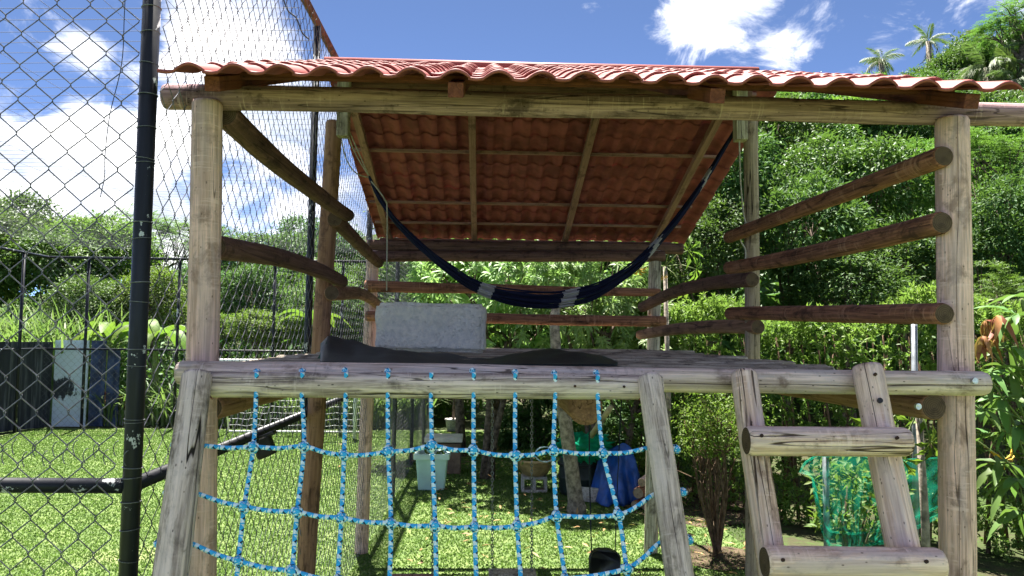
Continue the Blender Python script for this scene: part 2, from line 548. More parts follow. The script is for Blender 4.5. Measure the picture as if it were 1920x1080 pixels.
def tarp_mat():
    k = NT('dark_grey_tarp')
    c = k.coord('Object', False)
    a = k.noise(c, (7, 7, 7), 5, 0.6)
    w = k.noise(c, (220, 220, 220), 2, 0.5)
    col = k.mix(k.ramp(a, 0.35, 0.7), (0.009, 0.016, 0.018), (0.024, 0.034, 0.035))
    return k.done(k.pbr(col, 0.55, 0, k.bump(k.math('ADD', a, k.math('MULTIPLY', w, 0.15)), 0.3, 0.01), 0.35))


M['tarp'] = tarp_mat()
M['tarpgreen'] = plain('green_tarp_back', (0.010, 0.075, 0.035), 0.6, 0, 0.25, 8)


def net_mat(name, col, open_, sc_=300.0):
    k = NT(name)
    c = k.coord('Object', False)
    nz = k.noise(c, (5, 5, 5), 4, 0.6)
    d = k.n('ShaderNodeBsdfDiffuse')
    k.put(k.mix(nz, tuple(x * 0.6 for x in col), col), d.inputs['Color'])
    tl = k.n('ShaderNodeBsdfTranslucent')
    tl.inputs['Color'].default_value = col + (1,)
    m1 = k.n('ShaderNodeMixShader')
    m1.inputs[0].default_value = 0.45
    k.t.links.new(d.outputs[0], m1.inputs[1])
    k.t.links.new(tl.outputs[0], m1.inputs[2])
    tp = k.n('ShaderNodeBsdfTransparent')
    m2 = k.n('ShaderNodeMixShader')
    k.put(k.ramp(nz, 0.3, 0.75, open_ + 0.12, open_ - 0.14), m2.inputs[0])
    k.t.links.new(m1.outputs[0], m2.inputs[1])
    k.t.links.new(tp.outputs[0], m2.inputs[2])
    return k.done(m2.outputs[0])


M['greennet'] = net_mat('green_shade_net', (0.02, 0.38, 0.24), 0.70)
M['greenbundle'] = net_mat('green_net_bundle', (0.02, 0.42, 0.22), 0.12)


def ground_mat():
    k = NT('forest_floor')
    c = k.coord('Object', False)
    a = k.noise(c, (0.35, 0.35, 0.35), 6, 0.65)
    b = k.noise(c, (6, 6, 6), 5, 0.65)
    col = k.mix(k.ramp(a, 0.35, 0.65), (0.030, 0.050, 0.015), (0.055, 0.045, 0.028))
    col = k.mix(k.ramp(b, 0.4, 0.7), col, (0.045, 0.075, 0.020))
    return k.done(k.pbr(col, 0.95, 0, k.bump(b, 0.6, 0.1), 0.1))


def lawn_mat():
    k = NT('mown_lawn')
    c = k.coord('Object', False)
    a = k.noise(c, (0.5, 0.5, 0.5), 5, 0.6)
    b = k.noise(c, (3, 3, 3), 5, 0.65)
    f = k.noise(c, (60, 60, 60), 3, 0.6)
    col = k.mix(k.ramp(b, 0.35, 0.7), (0.066, 0.108, 0.030), (0.130, 0.170, 0.056))
    col = k.mix(k.ramp(a, 0.56, 0.72, 0, 0.7), col, (0.26, 0.26, 0.125))
    col = k.mix(k.ramp(f, 0.35, 0.7, 0, 0.4), col, (0.07, 0.11, 0.03))
    return k.done(k.pbr(col, 0.9, 0, k.bump(f, 0.7, 0.02), 0.15))


M['ground'] = ground_mat()
M['lawn'] = lawn_mat()
M['bareearth'] = plain('bare_earth', (0.075, 0.055, 0.036), 1.0, 0, 0.35, 5, 0.5, 0.1)


# ------------------------------------------------------------------ building helpers
class MB:
    """collects vertices and faces of ONE mesh"""

    def __init__(self):
        self.v, self.f, self.mi, self.uv = [], [], [], []

    def add(self, verts, faces, mi=0, uvs=None):
        o = len(self.v)
        self.v.extend([tuple(x) for x in verts])
        for j, f in enumerate(faces):
            self.f.append(tuple(i + o for i in f))
            self.mi.append(mi)
            self.uv.append(uvs[j] if uvs else [(0, 0)] * len(f))

    def box(self, c, s, rot=None, mi=0, bev=0.0):
        bm = bmesh.new()
        bmesh.ops.create_cube(bm, size=1.0)
        for v in bm.verts:
            v.co = Vector((v.co.x * s[0], v.co.y * s[1], v.co.z * s[2]))
        if bev:
            bmesh.ops.bevel(bm, geom=bm.edges[:] + bm.verts[:], offset=bev, segments=2, affect='EDGES', profile=0.6)
        if rot is not None:
            for v in bm.verts:
                v.co = rot @ v.co
        for v in bm.verts:
            v.co += Vector(c)
        bm.verts.index_update()
        self.add([v.co for v in bm.verts], [[v.index for v in f.verts] for f in bm.faces], mi)
        bm.free()

    def tube(self, pts, rad, segs=8, mi=0, caps=True, capmi=None, squash=1.0, vscale=1.0):
        pts = [Vector(p) for p in pts]
        n = len(pts)
        if not hasattr(rad, '__len__'):
            rad = [rad] * n
        T = []
        for i in range(n):
            a, b = pts[max(0, i - 1)], pts[min(n - 1, i + 1)]
            T.append((b - a).normalized())
        up = Vector((0, 0, 1)) if abs(T[0].z) < 0.9 else Vector((0, 1, 0))
        N = [(up - T[0] * up.dot(T[0])).normalized()]
        for i in range(1, n):
            x = N[-1] - T[i] * N[-1].dot(T[i])
            N.append(x.normalized() if x.length > 1e-6 else N[-1])
        V, L = [], [0.0]
        for i in range(1, n):
            L.append(L[-1] + (pts[i] - pts[i - 1]).length)
        for i in range(n):
            B = T[i].cross(N[i])
            for j in range(segs):
                t = 2 * math.pi * j / segs
                V.append(pts[i] + (N[i] * math.cos(t) * squash + B * math.sin(t)) * rad[i])
        F, U = [], []
        for i in range(n - 1):
            for j in range(segs):
                k = (j + 1) % segs
                F.append((i * segs + j, i * segs + k, (i + 1) * segs + k, (i + 1) * segs + j))
                u0, u1 = j / segs, (j + 1) / segs
                U.append([(u0, L[i] * vscale), (u1, L[i] * vscale), (u1, L[i + 1] * vscale), (u0, L[i + 1] * vscale)])
        self.add(V, F, mi, U)
        if caps:
            o = len(self.v) - len(V)
            for ring, rev in ((0, True), (n - 1, False)):
                idx = [o + ring * segs + j for j in range(segs)]
                if rev:
                    idx = idx[::-1]
                self.f.append(tuple(idx))
                self.mi.append(mi if capmi is None else capmi)
                self.uv.append([(0.5, L[ring] * vscale)] * segs)

    def lathe(self, prof, c=(0, 0, 0), segs=24, mi=0):
        V, F = [], []
        for r, z in prof:
            for j in range(segs):
                t = 2 * math.pi * j / segs
                V.append((c[0] + r * math.cos(t), c[1] + r * math.sin(t), c[2] + z))
        for i in range(len(prof) - 1):
            for j in range(segs):
                k = (j + 1) % segs
                F.append((i * segs + j, i * segs + k, (i + 1) * segs + k, (i + 1) * segs + j))
        self.add(V, F, mi)


WLOC = {}


def link(o, parent=None, Mw=None):
    COL.objects.link(o)
    if Mw is None:
        Mw = Matrix.Identity(4)
    if parent is not None:
        o.parent = parent
        o.matrix_basis = WLOC[parent.name].inverted() @ Mw
    else:
        o.matrix_basis = Mw
    WLOC[o.name] = Mw.copy()
    return o


def mesh_from(mb, name, mats, smooth=True):
    me = bpy.data.meshes.new(name)
    me.from_pydata(mb.v, [], mb.f)
    for m in mats:
        me.materials.append(m)
    me.polygons.foreach_set('material_index', mb.mi)
    me.polygons.foreach_set('use_smooth', [smooth] * len(mb.f))
    uvl = me.uv_layers.new(name='UVMap')
    flat = [c for f in mb.uv for p in f for c in p]
    uvl.data.foreach_set('uv', flat)
    me.update()
    return me


def build(name, mb, mats, parent=None, Mw=None, smooth=True):
    """ONE mesh object; vertices in world space are re-centred unless a matrix is given"""
    if not isinstance(mats, (list, tuple)):
        mats = [mats]
    if Mw is None:
        a = np.array(mb.v)
        c = (a.min(0) + a.max(0)) / 2
        mb.v = [tuple(x) for x in (a - c)]
        Mw = Matrix.Translation(c)
    o = bpy.data.objects.new(name, mesh_from(mb, name, mats, smooth))
    return link(o, parent, Mw)


def auto_sharp(o, ang=40):
    me = o.data
    bm = bmesh.new()
    bm.from_mesh(me)
    for e in bm.edges:
        if len(e.link_faces) == 2 and e.calc_face_angle(0) > R(ang):
            e.smooth = False
    bm.to_mesh(me)
    bm.free()


def empty(name, loc, parent=None):
    o = bpy.data.objects.new(name, None)
    o.empty_display_size = 0.1
    return link(o, parent, Matrix.Translation(Vector(loc)))


def tag(o, label, cat, group=None):
    o['label'] = label
    o['category'] = cat
    if group:
        o['group'] = group
    return o


def structure(o):
    o['kind'] = 'structure'
    return o


def stuff(o, label=None, cat=None):
    o['kind'] = 'stuff'
    if label:
        o['label'] = label
    if cat:
        o['category'] = cat
    return o


def thing(name, loc, label, cat, group=None):
    return tag(empty(name, loc), label, cat, group)


def axis_matrix(a, b):
    d = (b - a)
    q = d.to_track_quat('Z', 'Y')
    return Matrix.Translation(a) @ q.to_matrix().to_4x4()


LOGN = [0]


def log(name, a, b, r0, r1, mat, parent, end=None, wob=0.10, bend=0.0, benddir=None, segs=16, rings=None, flat=None, rough=0.05, endbev=0.2):
    """a peeled log from a to b: uneven girth, slight wander, bevelled sawn ends; local z runs along it"""
    a, b = Vector(a), Vector(b)
    L = (b - a).length
    LOGN[0] += 1
    s = LOGN[0] * 7.31
    rings = rings or max(6, int(L / 0.09))
    Mw = axis_matrix(a, b)
    bd = Vector((0, 0, 0))
    if benddir is not None:
        bd = (Mw.to_3x3().inverted() @ Vector(benddir)).normalized()
    V, F, MI = [], [], []
    zs = [0.0, 0.012] + [L * i / rings for i in range(1, rings)] + [L - 0.012, L]
    for i, z in enumerate(zs):
        t = z / L
        r = r0 + (r1 - r0) * t
        if i in (0, len(zs) - 1):
            r *= (1 - endbev * 0.5)
        wx = noise.noise((z * 0.9 + s, 3.3, s)) * wob * r0
        wy = noise.noise((z * 0.9 + s, 9.1, s)) * wob * r0
        off = bd * (bend * math.sin(math.pi * t))
        for j in range(segs):
            th = 2 * math.pi * j / segs
            rr = r * (1 + rough * (noise.noise((math.cos(th) * 1.3, math.sin(th) * 1.3 + s, z * 3.5)) + 0.5 * noise.noise((math.cos(th) * 3, math.sin(th) * 3 + s, z * 9))))
            x, y = rr * math.cos(th), rr * math.sin(th)
            if flat is not None and y * flat > 0.35 * r:
                y = flat * 0.35 * r
            V.append((x + wx + off.x, y + wy + off.y, z))
    n = len(zs)
    for i in range(n - 1):
        for j in range(segs):
            k = (j + 1) % segs
            F.append((i * segs + j, i * segs + k, (i + 1) * segs + k, (i + 1) * segs + j))
            MI.append(0)
    F.append(tuple(range(segs))[::-1])
    F.append(tuple((n - 1) * segs + j for j in range(segs)))
    MI += [1, 1]
    mb = MB()
    mb.v, mb.f, mb.mi = V, F, MI
    mb.uv = [[(0, 0)] * len(f) for f in F]
    o = build(name, mb, [mat, end or M['end']], parent, Mw)
    for p in o.data.polygons[-2:]:
        p.use_smooth = False
    return o


def disc(name, p, nrm_, r, mat, parent, h=0.004):
    mb = MB()
    mb.tube([Vector(p) - nrm_ * h, Vector(p) + nrm_ * h], r, 10)
    return build(name, mb, mat, parent, None, False)


# fast leaf meshes -----------------------------------------------------------
def unit(a):
    return a / np.maximum(np.linalg.norm(a, axis=-1, keepdims=True), 1e-9)


def raw_mesh(name, verts, loops, starts, totals, mats, tint=None, tint_rep=4, smooth=False, matidx=None):
    me = bpy.data.meshes.new(name)
    me.vertices.add(len(verts))
    me.vertices.foreach_set('co', verts.astype(np.float32).ravel())
    me.loops.add(len(loops))
    me.loops.foreach_set('vertex_index', loops.astype(np.int32))
    me.polygons.add(len(starts))
    me.polygons.foreach_set('loop_start', starts.astype(np.int32))
    me.polygons.foreach_set('loop_total', totals.astype(np.int32))
    for m in mats:
        me.materials.append(m)
    if matidx is not None:
        me.polygons.foreach_set('material_index', matidx.astype(np.int32))
    me.update(calc_edges=True)
    if tint is not None:
        a = me.attributes.new('tint', 'FLOAT', 'POINT')
        a.data.foreach_set('value', np.repeat(tint, tint_rep).astype(np.float32))
    return me


def leaf_mesh(name, P, D, N, L, W, tint, mat, fold=0.25, droop=0.0):
    """simple folded leaves: rhombus of two triangles each (or six-point drooping blades when droop is set)"""
    n = len(P)
    D = unit(D)
    S = unit(np.cross(D, N))
    N = np.cross(S, D)
    L = np.broadcast_to(np.asarray(L, float), (n,))[:, None]
    W = np.broadcast_to(np.asarray(W, float), (n,))[:, None]
    if not droop:
        v = np.stack([P, P + D * L * 0.45 + S * W * 0.5 + N * W * fold, P + D * L, P + D * L * 0.45 - S * W * 0.5 + N * W * fold], 1)
        base = np.arange(n)[:, None] * 4
        f = np.concatenate([base + np.array([[0, 1, 2]]), base + np.array([[0, 2, 3]])], 1).ravel()
        k = 2 * n
        return raw_mesh(name, v.reshape(-1, 3), f, np.arange(k) * 3, np.full(k, 3), [mat], tint, 4)
    g = np.array([[0, 0, -1.0]])
    m1 = P + D * L * 0.35 + g * L * droop * 0.10
    m2 = P + D * L * 0.72 + g * L * droop * 0.42
    tp = P + D * L * 0.97 + g * L * droop * 0.85
    v = np.stack([P, m1 + S * W * 0.5 + N * W * fold, m1 - S * W * 0.5 + N * W * fold, m2 + S * W * 0.42 + N * W * fold * .8, m2 - S * W * 0.42 + N * W * fold * .8, tp, m1, m2], 1)
    base = np.arange(n)[:, None] * 8
    tr = [[0, 1, 6], [0, 6, 2], [1, 3, 7], [1, 7, 6], [6, 7, 4], [6, 4, 2], [3, 5, 7], [7, 5, 4]]
    f = np.concatenate([base + np.array([t]) for t in tr], 1).ravel()
    k = 8 * n
    return raw_mesh(name, v.reshape(-1, 3), f, np.arange(k) * 3, np.full(k, 3), [mat], tint, 8)


def lobed_points(rg, n, Rr, flat, lobes, fill=0.25, updn=0.25):
    C = rg.normal(size=(lobes, 3))
    C = unit(C) * (rg.random((lobes, 1)) ** 0.5) * Rr * 0.62
    C[:, 2] *= flat
    r = Rr * (0.36 + 0.2 * rg.random(lobes))
    P, O = [], []
    tot = 0
    while tot < n:
        k = rg.integers(0, lobes, n)
        d = unit(rg.normal(size=(n, 3)) + np.array([0, 0, updn]))
        rad = 1 - fill * rg.random(n) ** 2
        p = C[k] + d * (r[k] * rad)[:, None] * np.array([1, 1, 0.8])
        dist = np.linalg.norm((p[:, None, :] - C[None]) / np.array([1, 1, .8]), axis=2) / r[None]
        ok = dist.min(1) > 0.62
        P.append(p[ok]); O.append(d[ok]); tot += ok.sum()
    return np.concatenate(P)[:n], np.concatenate(O)[:n], C, r


def crown_broad(name, seed, mat, Rr=2.0, flat=0.85, clumps=480, per=24, L=0.15, W=0.065, lobes=11, spread=0.17, dro=0.35):
    rg = np.random.default_rng(seed)
    P, O, C, r = lobed_points(rg, clumps, Rr, flat, lobes)
    p = np.repeat(P, per, 0)
    o = np.repeat(O, per, 0)
    q = rg.normal(size=p.shape)
    p = p + q * spread * np.array([1, 1, 0.6])
    d = unit(o * 0.7 + rg.normal(size=p.shape) * 0.6 + np.array([0, 0, -dro]))
    nn = unit(o * 0.5 + rg.normal(size=p.shape) * 0.45 + np.array([0, 0, 0.8]))
    tint = np.clip(np.repeat(rg.random(clumps), per) * 0.6 + rg.random(len(p)) * 0.4, 0, 1)
    return leaf_mesh(name, p, d, nn, L * (0.7 + 0.6 * rg.random(len(p))), W * (0.7 + 0.6 * rg.random(len(p))), tint, mat), C, r


def crown_mango(name, seed, mat, Rr=1.8, flat=0.9, clumps=340, per=13, L=0.21, W=0.046, lobes=10):
    rg = np.random.default_rng(seed)
    P, O, C, r = lobed_points(rg, clumps, Rr, flat, lobes, 0.3, 0.35)
    ax = unit(O + np.array([0, 0, 0.5]))
    a1 = unit(np.cross(ax, rg.normal(size=ax.shape)))
    a2 = np.cross(ax, a1)
    ang = (np.arange(per) / per * 2 * np.pi * 2.4)[None] + rg.random((clumps, 1)) * 6.3
    pol = np.linspace(0.35, 1.75, per)[None] + rg.normal(size=(clumps, per)) * 0.15
    d = (ax[:, None] * np.cos(pol)[..., None] + (a1[:, None] * np.cos(ang)[..., None] + a2[:, None] * np.sin(ang)[..., None]) * np.sin(pol)[..., None])
    p = P[:, None] - ax[:, None] * (np.linspace(0, 0.09, per)[None, :, None])
    nn = ax[:, None] + 0.15 * rg.normal(size=d.shape) + np.array([0, 0, 0.3])
    d = d.reshape(-1, 3); p = p.reshape(-1, 3); nn = nn.reshape(-1, 3)
    tint = np.clip(np.repeat(rg.random(clumps), per) * 0.55 + rg.random(len(p)) * 0.45, 0, 1)
    return leaf_mesh(name, p, d, nn, L * (0.7 + 0.5 * rg.random(len(p))), W * (0.8 + 0.4 * rg.random(len(p))), tint, mat, 0.18, 0.45), C, r


def crown_feather(name, seed, mat, Rr=2.0, flat=0.7, clumps=230, fr=5, pairs=8, L=0.10, W=0.034, fl=0.5, lobes=10):
    rg = np.random.default_rng(seed)
    P, O, C, r = lobed_points(rg, clumps, Rr, flat, lobes, 0.3, 0.4)
    nf = clumps * fr
    p0 = np.repeat(P, fr, 0)
    o = np.repeat(O, fr, 0)
    fd = unit(o * 0.6 + rg.normal(size=o.shape) * 0.6 * np.array([1, 1, 0.35]))
    up = unit(rg.normal(size=o.shape) * 0.25 + np.array([0, 0, 1.0]) + o * 0.2)
    sd = unit(np.cross(fd, up))
    t = (np.arange(pairs) + 0.5) / pairs
    FLn = fl * (0.7 + 0.6 * rg.random((nf, 1, 1)))
    pos = p0[:, None] + fd[:, None] * (t[None, :, None] * FLn) + np.array([0, 0, -0.35]) * (t ** 2)[None, :, None] * FLn
    outp, outd, outn = [], [], []
    for sgn in (-1, 1):
        outp.append(pos.reshape(-1, 3))
        dd = sd[:, None] * sgn + fd[:, None] * 0.55 + rg.normal(size=pos.shape) * 0.12
        outd.append(dd.reshape(-1, 3))
        outn.append((up[:, None] + np.zeros_like(pos) + rg.normal(size=pos.shape) * 0.15).reshape(-1, 3))
    p = np.concatenate(outp); d = np.concatenate(outd); nn = np.concatenate(outn)
    tc = np.repeat(rg.random(clumps), fr * pairs)
    tint = np.clip(np.concatenate([tc, tc]) * 0.6 + rg.random(len(p)) * 0.4, 0, 1)
    return leaf_mesh(name, p, d, nn, L * (0.8 + 0.4 * rg.random(len(p))), W, tint, mat, 0.1), C, r


def limb_mesh(name, seed, height, C, r, r0, mat, up=0.0, crownz=0.0, stems=1):
    """trunk(s) from the ground to the crown with limbs running to the lobes of that crown"""
    rg = random.Random(seed)
    mb = MB()
    top = Vector((0, 0, height))
    for s in range(stems):
        off = Vector((rg.uniform(-.12, .12), rg.uniform(-.12, .12), 0)) * (0 if stems == 1 else 1)
        pts, rad = [], []
        n = 7
        lean = Vector((rg.uniform(-.3, .3), rg.uniform(-.3, .3), 0)) * (0.4 if stems == 1 else 1.2)
        for i in range(n):
            t = i / (n - 1)
            pts.append(off + Vector((math.sin(t * 3 + seed) * 0.08, math.cos(t * 2.4 + seed) * 0.08 - 0.08, t * height)) + lean * t * t)
            rad.append(r0 * (1.25 - 0.65 * t) / (1 if stems == 1 else 1.8))
        rad[0] *= 1.35
        mb.tube(pts, rad, 9)
        top = pts[-1]
        for i in range(len(C)):
            if i % stems != s:
                continue
            st = pts[rg.randint(n // 2, n - 1)]
            e = Vector(C[i]) + Vector((0, 0, height + crownz))
            m = (st + e) / 2 + Vector((rg.uniform(-.2, .2), rg.uniform(-.2, .2), rg.uniform(-.25, .05)))
            mb.tube([st, m, e], [r0 * 0.42, r0 * 0.28, r0 * 0.1], 6)
            for q in range(3):
                e2 = e + Vector((rg.uniform(-1, 1), rg.uniform(-1, 1), rg.uniform(-.3, 1))).normalized() * float(r[i]) * 0.85
                mb.tube([m.lerp(e, 0.6), (e + e2) / 2 + Vector((0, 0, .08)), e2], [r0 * 0.16, r0 * 0.1, r0 * 0.04], 5, caps=False)
    return mesh_from(mb, name, [mat])


def terrain(x, y):
    t = ((x - 5) * 0.6 + (y - 12) * 0.5) / 22
    t = min(1, max(0, t))
    h = 9.5 * t * t * (3 - 2 * t)
    u = min(1, max(0, (y - 22) / 22))
    v = min(1, max(0, (-x + 2) / 10))
    return h + 2.2 * u * u * (3 - 2 * u) * v


# ------------------------------------------------------------------ the setting
def grid_sheet(name, xs, ys, hf, mat):
    V = np.array([(x, y, hf(x, y)) for y in ys for x in xs])
    nx, ny = len(xs), len(ys)
    mb = MB()
    mb.v = [tuple(v) for v in V]
    mb.f = [(j * nx + i, j * nx + i + 1, (j + 1) * nx + i + 1, (j + 1) * nx + i) for j in range(ny - 1) for i in range(nx - 1)]
    mb.mi = [0] * len(mb.f)
    mb.uv = [[(0, 0)] * 4] * len(mb.f)
    return structure(build(name, mb, mat, None, Matrix.Identity(4)))


xs = list(np.linspace(-300, -50, 12)) + list(np.linspace(-47, 60, 60)) + list(np.linspace(70, 320, 12))
ys = list(np.linspace(-60, -4, 8)) + list(np.linspace(-2, 70, 48)) + list(np.linspace(80, 420, 16))
grid_sheet('ground', xs, ys, lambda x, y: terrain(x, y) - 0.012 if (x > 4 or y > 16 or x < -9) else -0.012, M['ground'])
lawn = grid_sheet('lawn', list(np.linspace(-9.6, 2.6, 30)), list(np.linspace(-16, 17.2, 60)), lambda x, y: 0.0, M['lawn'])

grid_sheet('front_lawn', list(np.linspace(2.61, 12, 12)), list(np.linspace(-16, 4.0, 24)), lambda x, y: 0.0, M['lawn'])
# mown grass blades
NG = 300000
gx = rng.uniform(-9.5, 3.0, NG)
gy = 5.2 + (17 - 5.2) * rng.random(NG) ** 1.5
pt = np.array([(noise.noise((x * 0.6, y * 0.6, 1.0)) + 0.6 * noise.noise((x * 2.4, y * 2.4, 5.0))) for x, y in zip(gx[::4], gy[::4])])
patch = np.repeat(pt, 4)
ok = ~((gx > 1.2) & (rng.random(NG) < np.clip((gx - 2.0) * 0.9 + (gy > 9.6) * 0.4, 0, 0.97)))
gx, gy, patch = gx[ok], gy[ok], patch[ok]
NG = len(gx)
gp = np.stack([gx, gy, np.zeros(NG)], 1)
gd = unit(rng.normal(size=(NG, 3)) * np.array([0.5, 0.5, 0.1]) + np.array([0, 0, 0.8]))
gs = unit(np.cross(gd, rng.normal(size=(NG, 3))))
gl = (0.014 + 0.014 * rng.random(NG))[:, None]
gw = 0.0055 + 0.0005 * gy[:, None]
gv = np.stack([gp - gs * gw, gp + gs * gw, gp + gd * gl], 1).reshape(-1, 3)
gme = raw_mesh('lawn_grass', gv, np.arange(NG * 3), np.arange(NG) * 3, np.full(NG, 3), [M['grass']], np.clip(0.5 + 0.35 * patch + rng.normal(size=NG) * 0.10, 0, 1), 3)
stuff(link(bpy.data.objects.new('lawn_grass', gme)), 'short mown grass blades covering the lawn', 'grass')

# earth under the trees at the right edge of the lawn
mb = MB()
ring = [(math.cos(t) * (1.0 + 0.25 * noise.noise((math.cos(t) * 2, math.sin(t) * 2, 3))), math.sin(t) * (1 + 0.25 * noise.noise((math.cos(t) * 2, math.sin(t) * 2, 8)))) for t in np.linspace(0, 2 * math.pi, 40, endpoint=False)]
mb.add([(2.7, 9.9, 0.004)] + [(2.7 + x * 1.1, 9.9 + y * 1.4, 0.004) for x, y in ring], [(0, 1 + i, 1 + (i + 1) % 40) for i in range(40)])
structure(build('bare_earth', mb, M['bareearth']))

# dry leaves on the lawn
nl = 420
lx = np.concatenate([rng.uniform(-0.6, 2.6, 200), rng.normal(0.0, 0.9, 220)])
ly = np.concatenate([rng.uniform(6.5, 12, 200), rng.normal(13.5, 0.9, 220)])
lp = np.stack([lx, ly, 0.05 + 0.02 * rng.random(nl)], 1)
lme = leaf_mesh('dry_leaves', lp, rng.normal(size=(nl, 3)) * np.array([1, 1, .15]), rng.normal(size=(nl, 3)) * .3 + np.array([0, 0, 1]), 0.08 + 0.05 * rng.random(nl), 0.028, rng.random(nl), M['leaf_dead'], 0.3)
stuff(link(bpy.data.objects.new('dry_leaves', lme)), 'brown dry leaves strewn over the grass', 'leaf litter')

# ------------------------------------------------------------------ play tower
YF, YM, YB = 2.8, 4.9, 7.4
tower = thing('play_tower', (0.35, 5.0, 0.0), 'log play tower with raised pole deck and red tiled gable roof', 'play tower')


def post(name, top, mid, Y, r, mat, base_z=-0.05):
    a = atY(top[0], top[1], Y)
    b = atY(mid[0], mid[1], Y)
    k = (base_z - a.z) / (b.z - a.z)
    e = a + (b - a) * k
    return log(name, e, a, r * 1.06, r * 0.98, mat, tower, M['endlight'], wob=0.12, rough=0.03, segs=20)


post('post', (387, 190), (380, 650), YF, 0.055, M['post'])
post('post', (1787, 222), (1791, 690), YF, 0.060, M['post'])
post('post', (627, 228), (601, 645), YM, 0.054, M['orangelog'])
post('post', (1408, 215), (1410, 680), YM, 0.047, M['midpost'])
post('post', (699, 470), (688, 750), YB, 0.060, M['post'])
post('post', (1228, 470), (1225, 700), YB, 0.062, M['slat'])

# roof geometry measured from the picture: eaves and ridge
EV = atY(960, 150, 2.47)
BK = atY(960, 452, 7.60)
RIDGE_Y = 4.95
ZE, ZB = EV.z, BK.z
ZR = ZE + 0.376 * (RIDGE_Y - 2.47)
XL, XR, XRB = -1.06, 1.80, 2.0


def slope(Y):
    if Y < RIDGE_Y:
        return ZE + (ZR - ZE) * (Y - 2.47) / (RIDGE_Y - 2.47)
    return ZR + (ZB - ZR) * (Y - RIDGE_Y) / (7.60 - RIDGE_Y)


# squared timbers that lengthen the two middle posts up to the ridge
for px, py in ((643, 257), (1389, 264)):
    a = atY(px, py, YM - 0.06)
    mb = MB()
    mb.box(((a.x), YM - 0.055, (a.z + ZR - 0.10) / 2), (0.075, 0.085, ZR - 0.10 - a.z), None, 0, 0.006)
    build('post_splice', mb, M['slat'], tower, None, False)

# carrying logs
def seg(name, p, q, r0, r1, mat, Y0, Y1=None, parent=None, **kw):
    return log(name, atY(p[0], p[1], Y0), atY(q[0], q[1], Y1 or Y0), r0, r1, mat, parent or tower, **kw)


seg('beam', (308, 181), (1942, 215), 0.047, 0.044, M['beam'], 2.84, segs=20, wob=0.2, rough=0.05, end=M['endlight'])
seg('beam', (688, 461), (1280, 467), 0.060, 0.056, M['darklog'], 7.42, end=M['endlight'])
seg('beam', (690, 481), (1246, 480), 0.052, 0.054, M['darklog'], 7.36, end=M['endlight'])
log('ridge_log', (XL + 0.1, RIDGE_Y, ZR - 0.13), (XR - 0.05, RIDGE_Y, ZR - 0.13), 0.05, 0.05, M['darklog'], tower)
seg('deck_beam', (335, 701), (1848, 718), 0.042, 0.043, M['palelog'], 2.70, segs=20, wob=0.15, rough=0.04, end=M['endlight'])
seg('deck_beam', (672, 672), (1250, 672), 0.05, 0.05, M['slat'], 7.5)
# deck bearers, ends showing under the front beam
seg('deck_bearer', (1752, 763), (1228, 690), 0.048, 0.055, M['orangelog'], 2.70, 7.5, wob=0.2)
seg('deck_bearer', (395, 764), (690, 690), 0.048, 0.055, M['orangelog'], 2.80, 7.5, wob=0.2)
seg('deck_bearer', (1098, 762), (985, 688), 0.066, 0.062, M['orangelog'], 2.95, 7.5, wob=0.2, end=M['orangelog'], endbev=0.7)

# hand rails
seg('rail', (422, 212), (652, 403), 0.050, 0.040, M['darklog'], 2.86, 4.82, wob=0.3, bend=0.03, benddir=(0, 0, -1))
seg('rail', (404, 463), (642, 529), 0.046, 0.040, M['darklog'], 2.90, 4.82, wob=0.2, bend=0.035, benddir=(0, 0, 1))
seg('rail', (628, 412), (712, 494), 0.050, 0.045, M['darklog'], 4.80, 7.35, wob=0.3)
seg('rail', (622, 550), (706, 570), 0.048, 0.046, M['orangelog'], 4.80, 7.35, wob=0.3, bend=0.05, benddir=(0, 0, 1))
seg('rail', (1770, 292), (1366, 445), 0.040, 0.040, M['redlog'], 2.74, 5.02, wob=0.1)
seg('rail', (1766, 416), (1366, 502), 0.043, 0.042, M['redlog'], 2.74, 5.02, wob=0.12, bend=0.02, benddir=(0, 0, -1))
seg('rail', (1772, 588), (1369, 588), 0.040, 0.042, M['redlog'], 2.74, 5.02, wob=0.12)
seg('rail', (1412, 526), (1204, 575), 0.048, 0.050, M['darklog'], 4.80, 7.32, wob=0.3, bend=0.06, benddir=(0, 0, 1))
seg('rail', (1419, 614), (1200, 627), 0.048, 0.046, M['orangelog'], 4.80, 7.32, wob=0.3, bend=0.03, benddir=(0, 0, 1))
seg('rail', (684, 536), (1238, 550), 0.055, 0.038, M['redlog'], 7.30, wob=0.25)
seg('rail', (686, 592), (1248, 604), 0.048, 0.052, M['redlog'], 7.30, wob=0.2)

# deck: one pole after the other
zdk = atY(960, 689, 2.85).z - 0.030
Yd = 2.82
i = 0
while Yd < 7.45:
    rr = random.uniform(0.027, 0.040)
    z = zdk + 0.006 * (Yd - 2.8) + random.uniform(-0.012, 0.006)
    xr = random.uniform(1.40, 1.66) if Yd > 3.1 else 1.62
    log('deck_pole', (-1.03 + random.uniform(-0.03, 0.05), Yd, z), (xr, Yd + random.uniform(-.01, .01), z + random.uniform(-.006, .006)),
        rr, rr * random.uniform(0.8, 1.0), M['slat'], tower, M['endlight'], wob=0.25, segs=8, rings=9, rough=0.05)
    Yd += 2 * rr + random.uniform(0.008, 0.035)
ZDECK = zdk + 0.03

# bolts and nail heads in the front posts and beams
for (px, py, Y) in ((1827, 714, 2.652), (1721, 762, 2.655)):
    disc('bolt_head', atY(px, py, Y), Vector((0, 1, 0)), 0.011, M['bolt'], tower, 0.006)

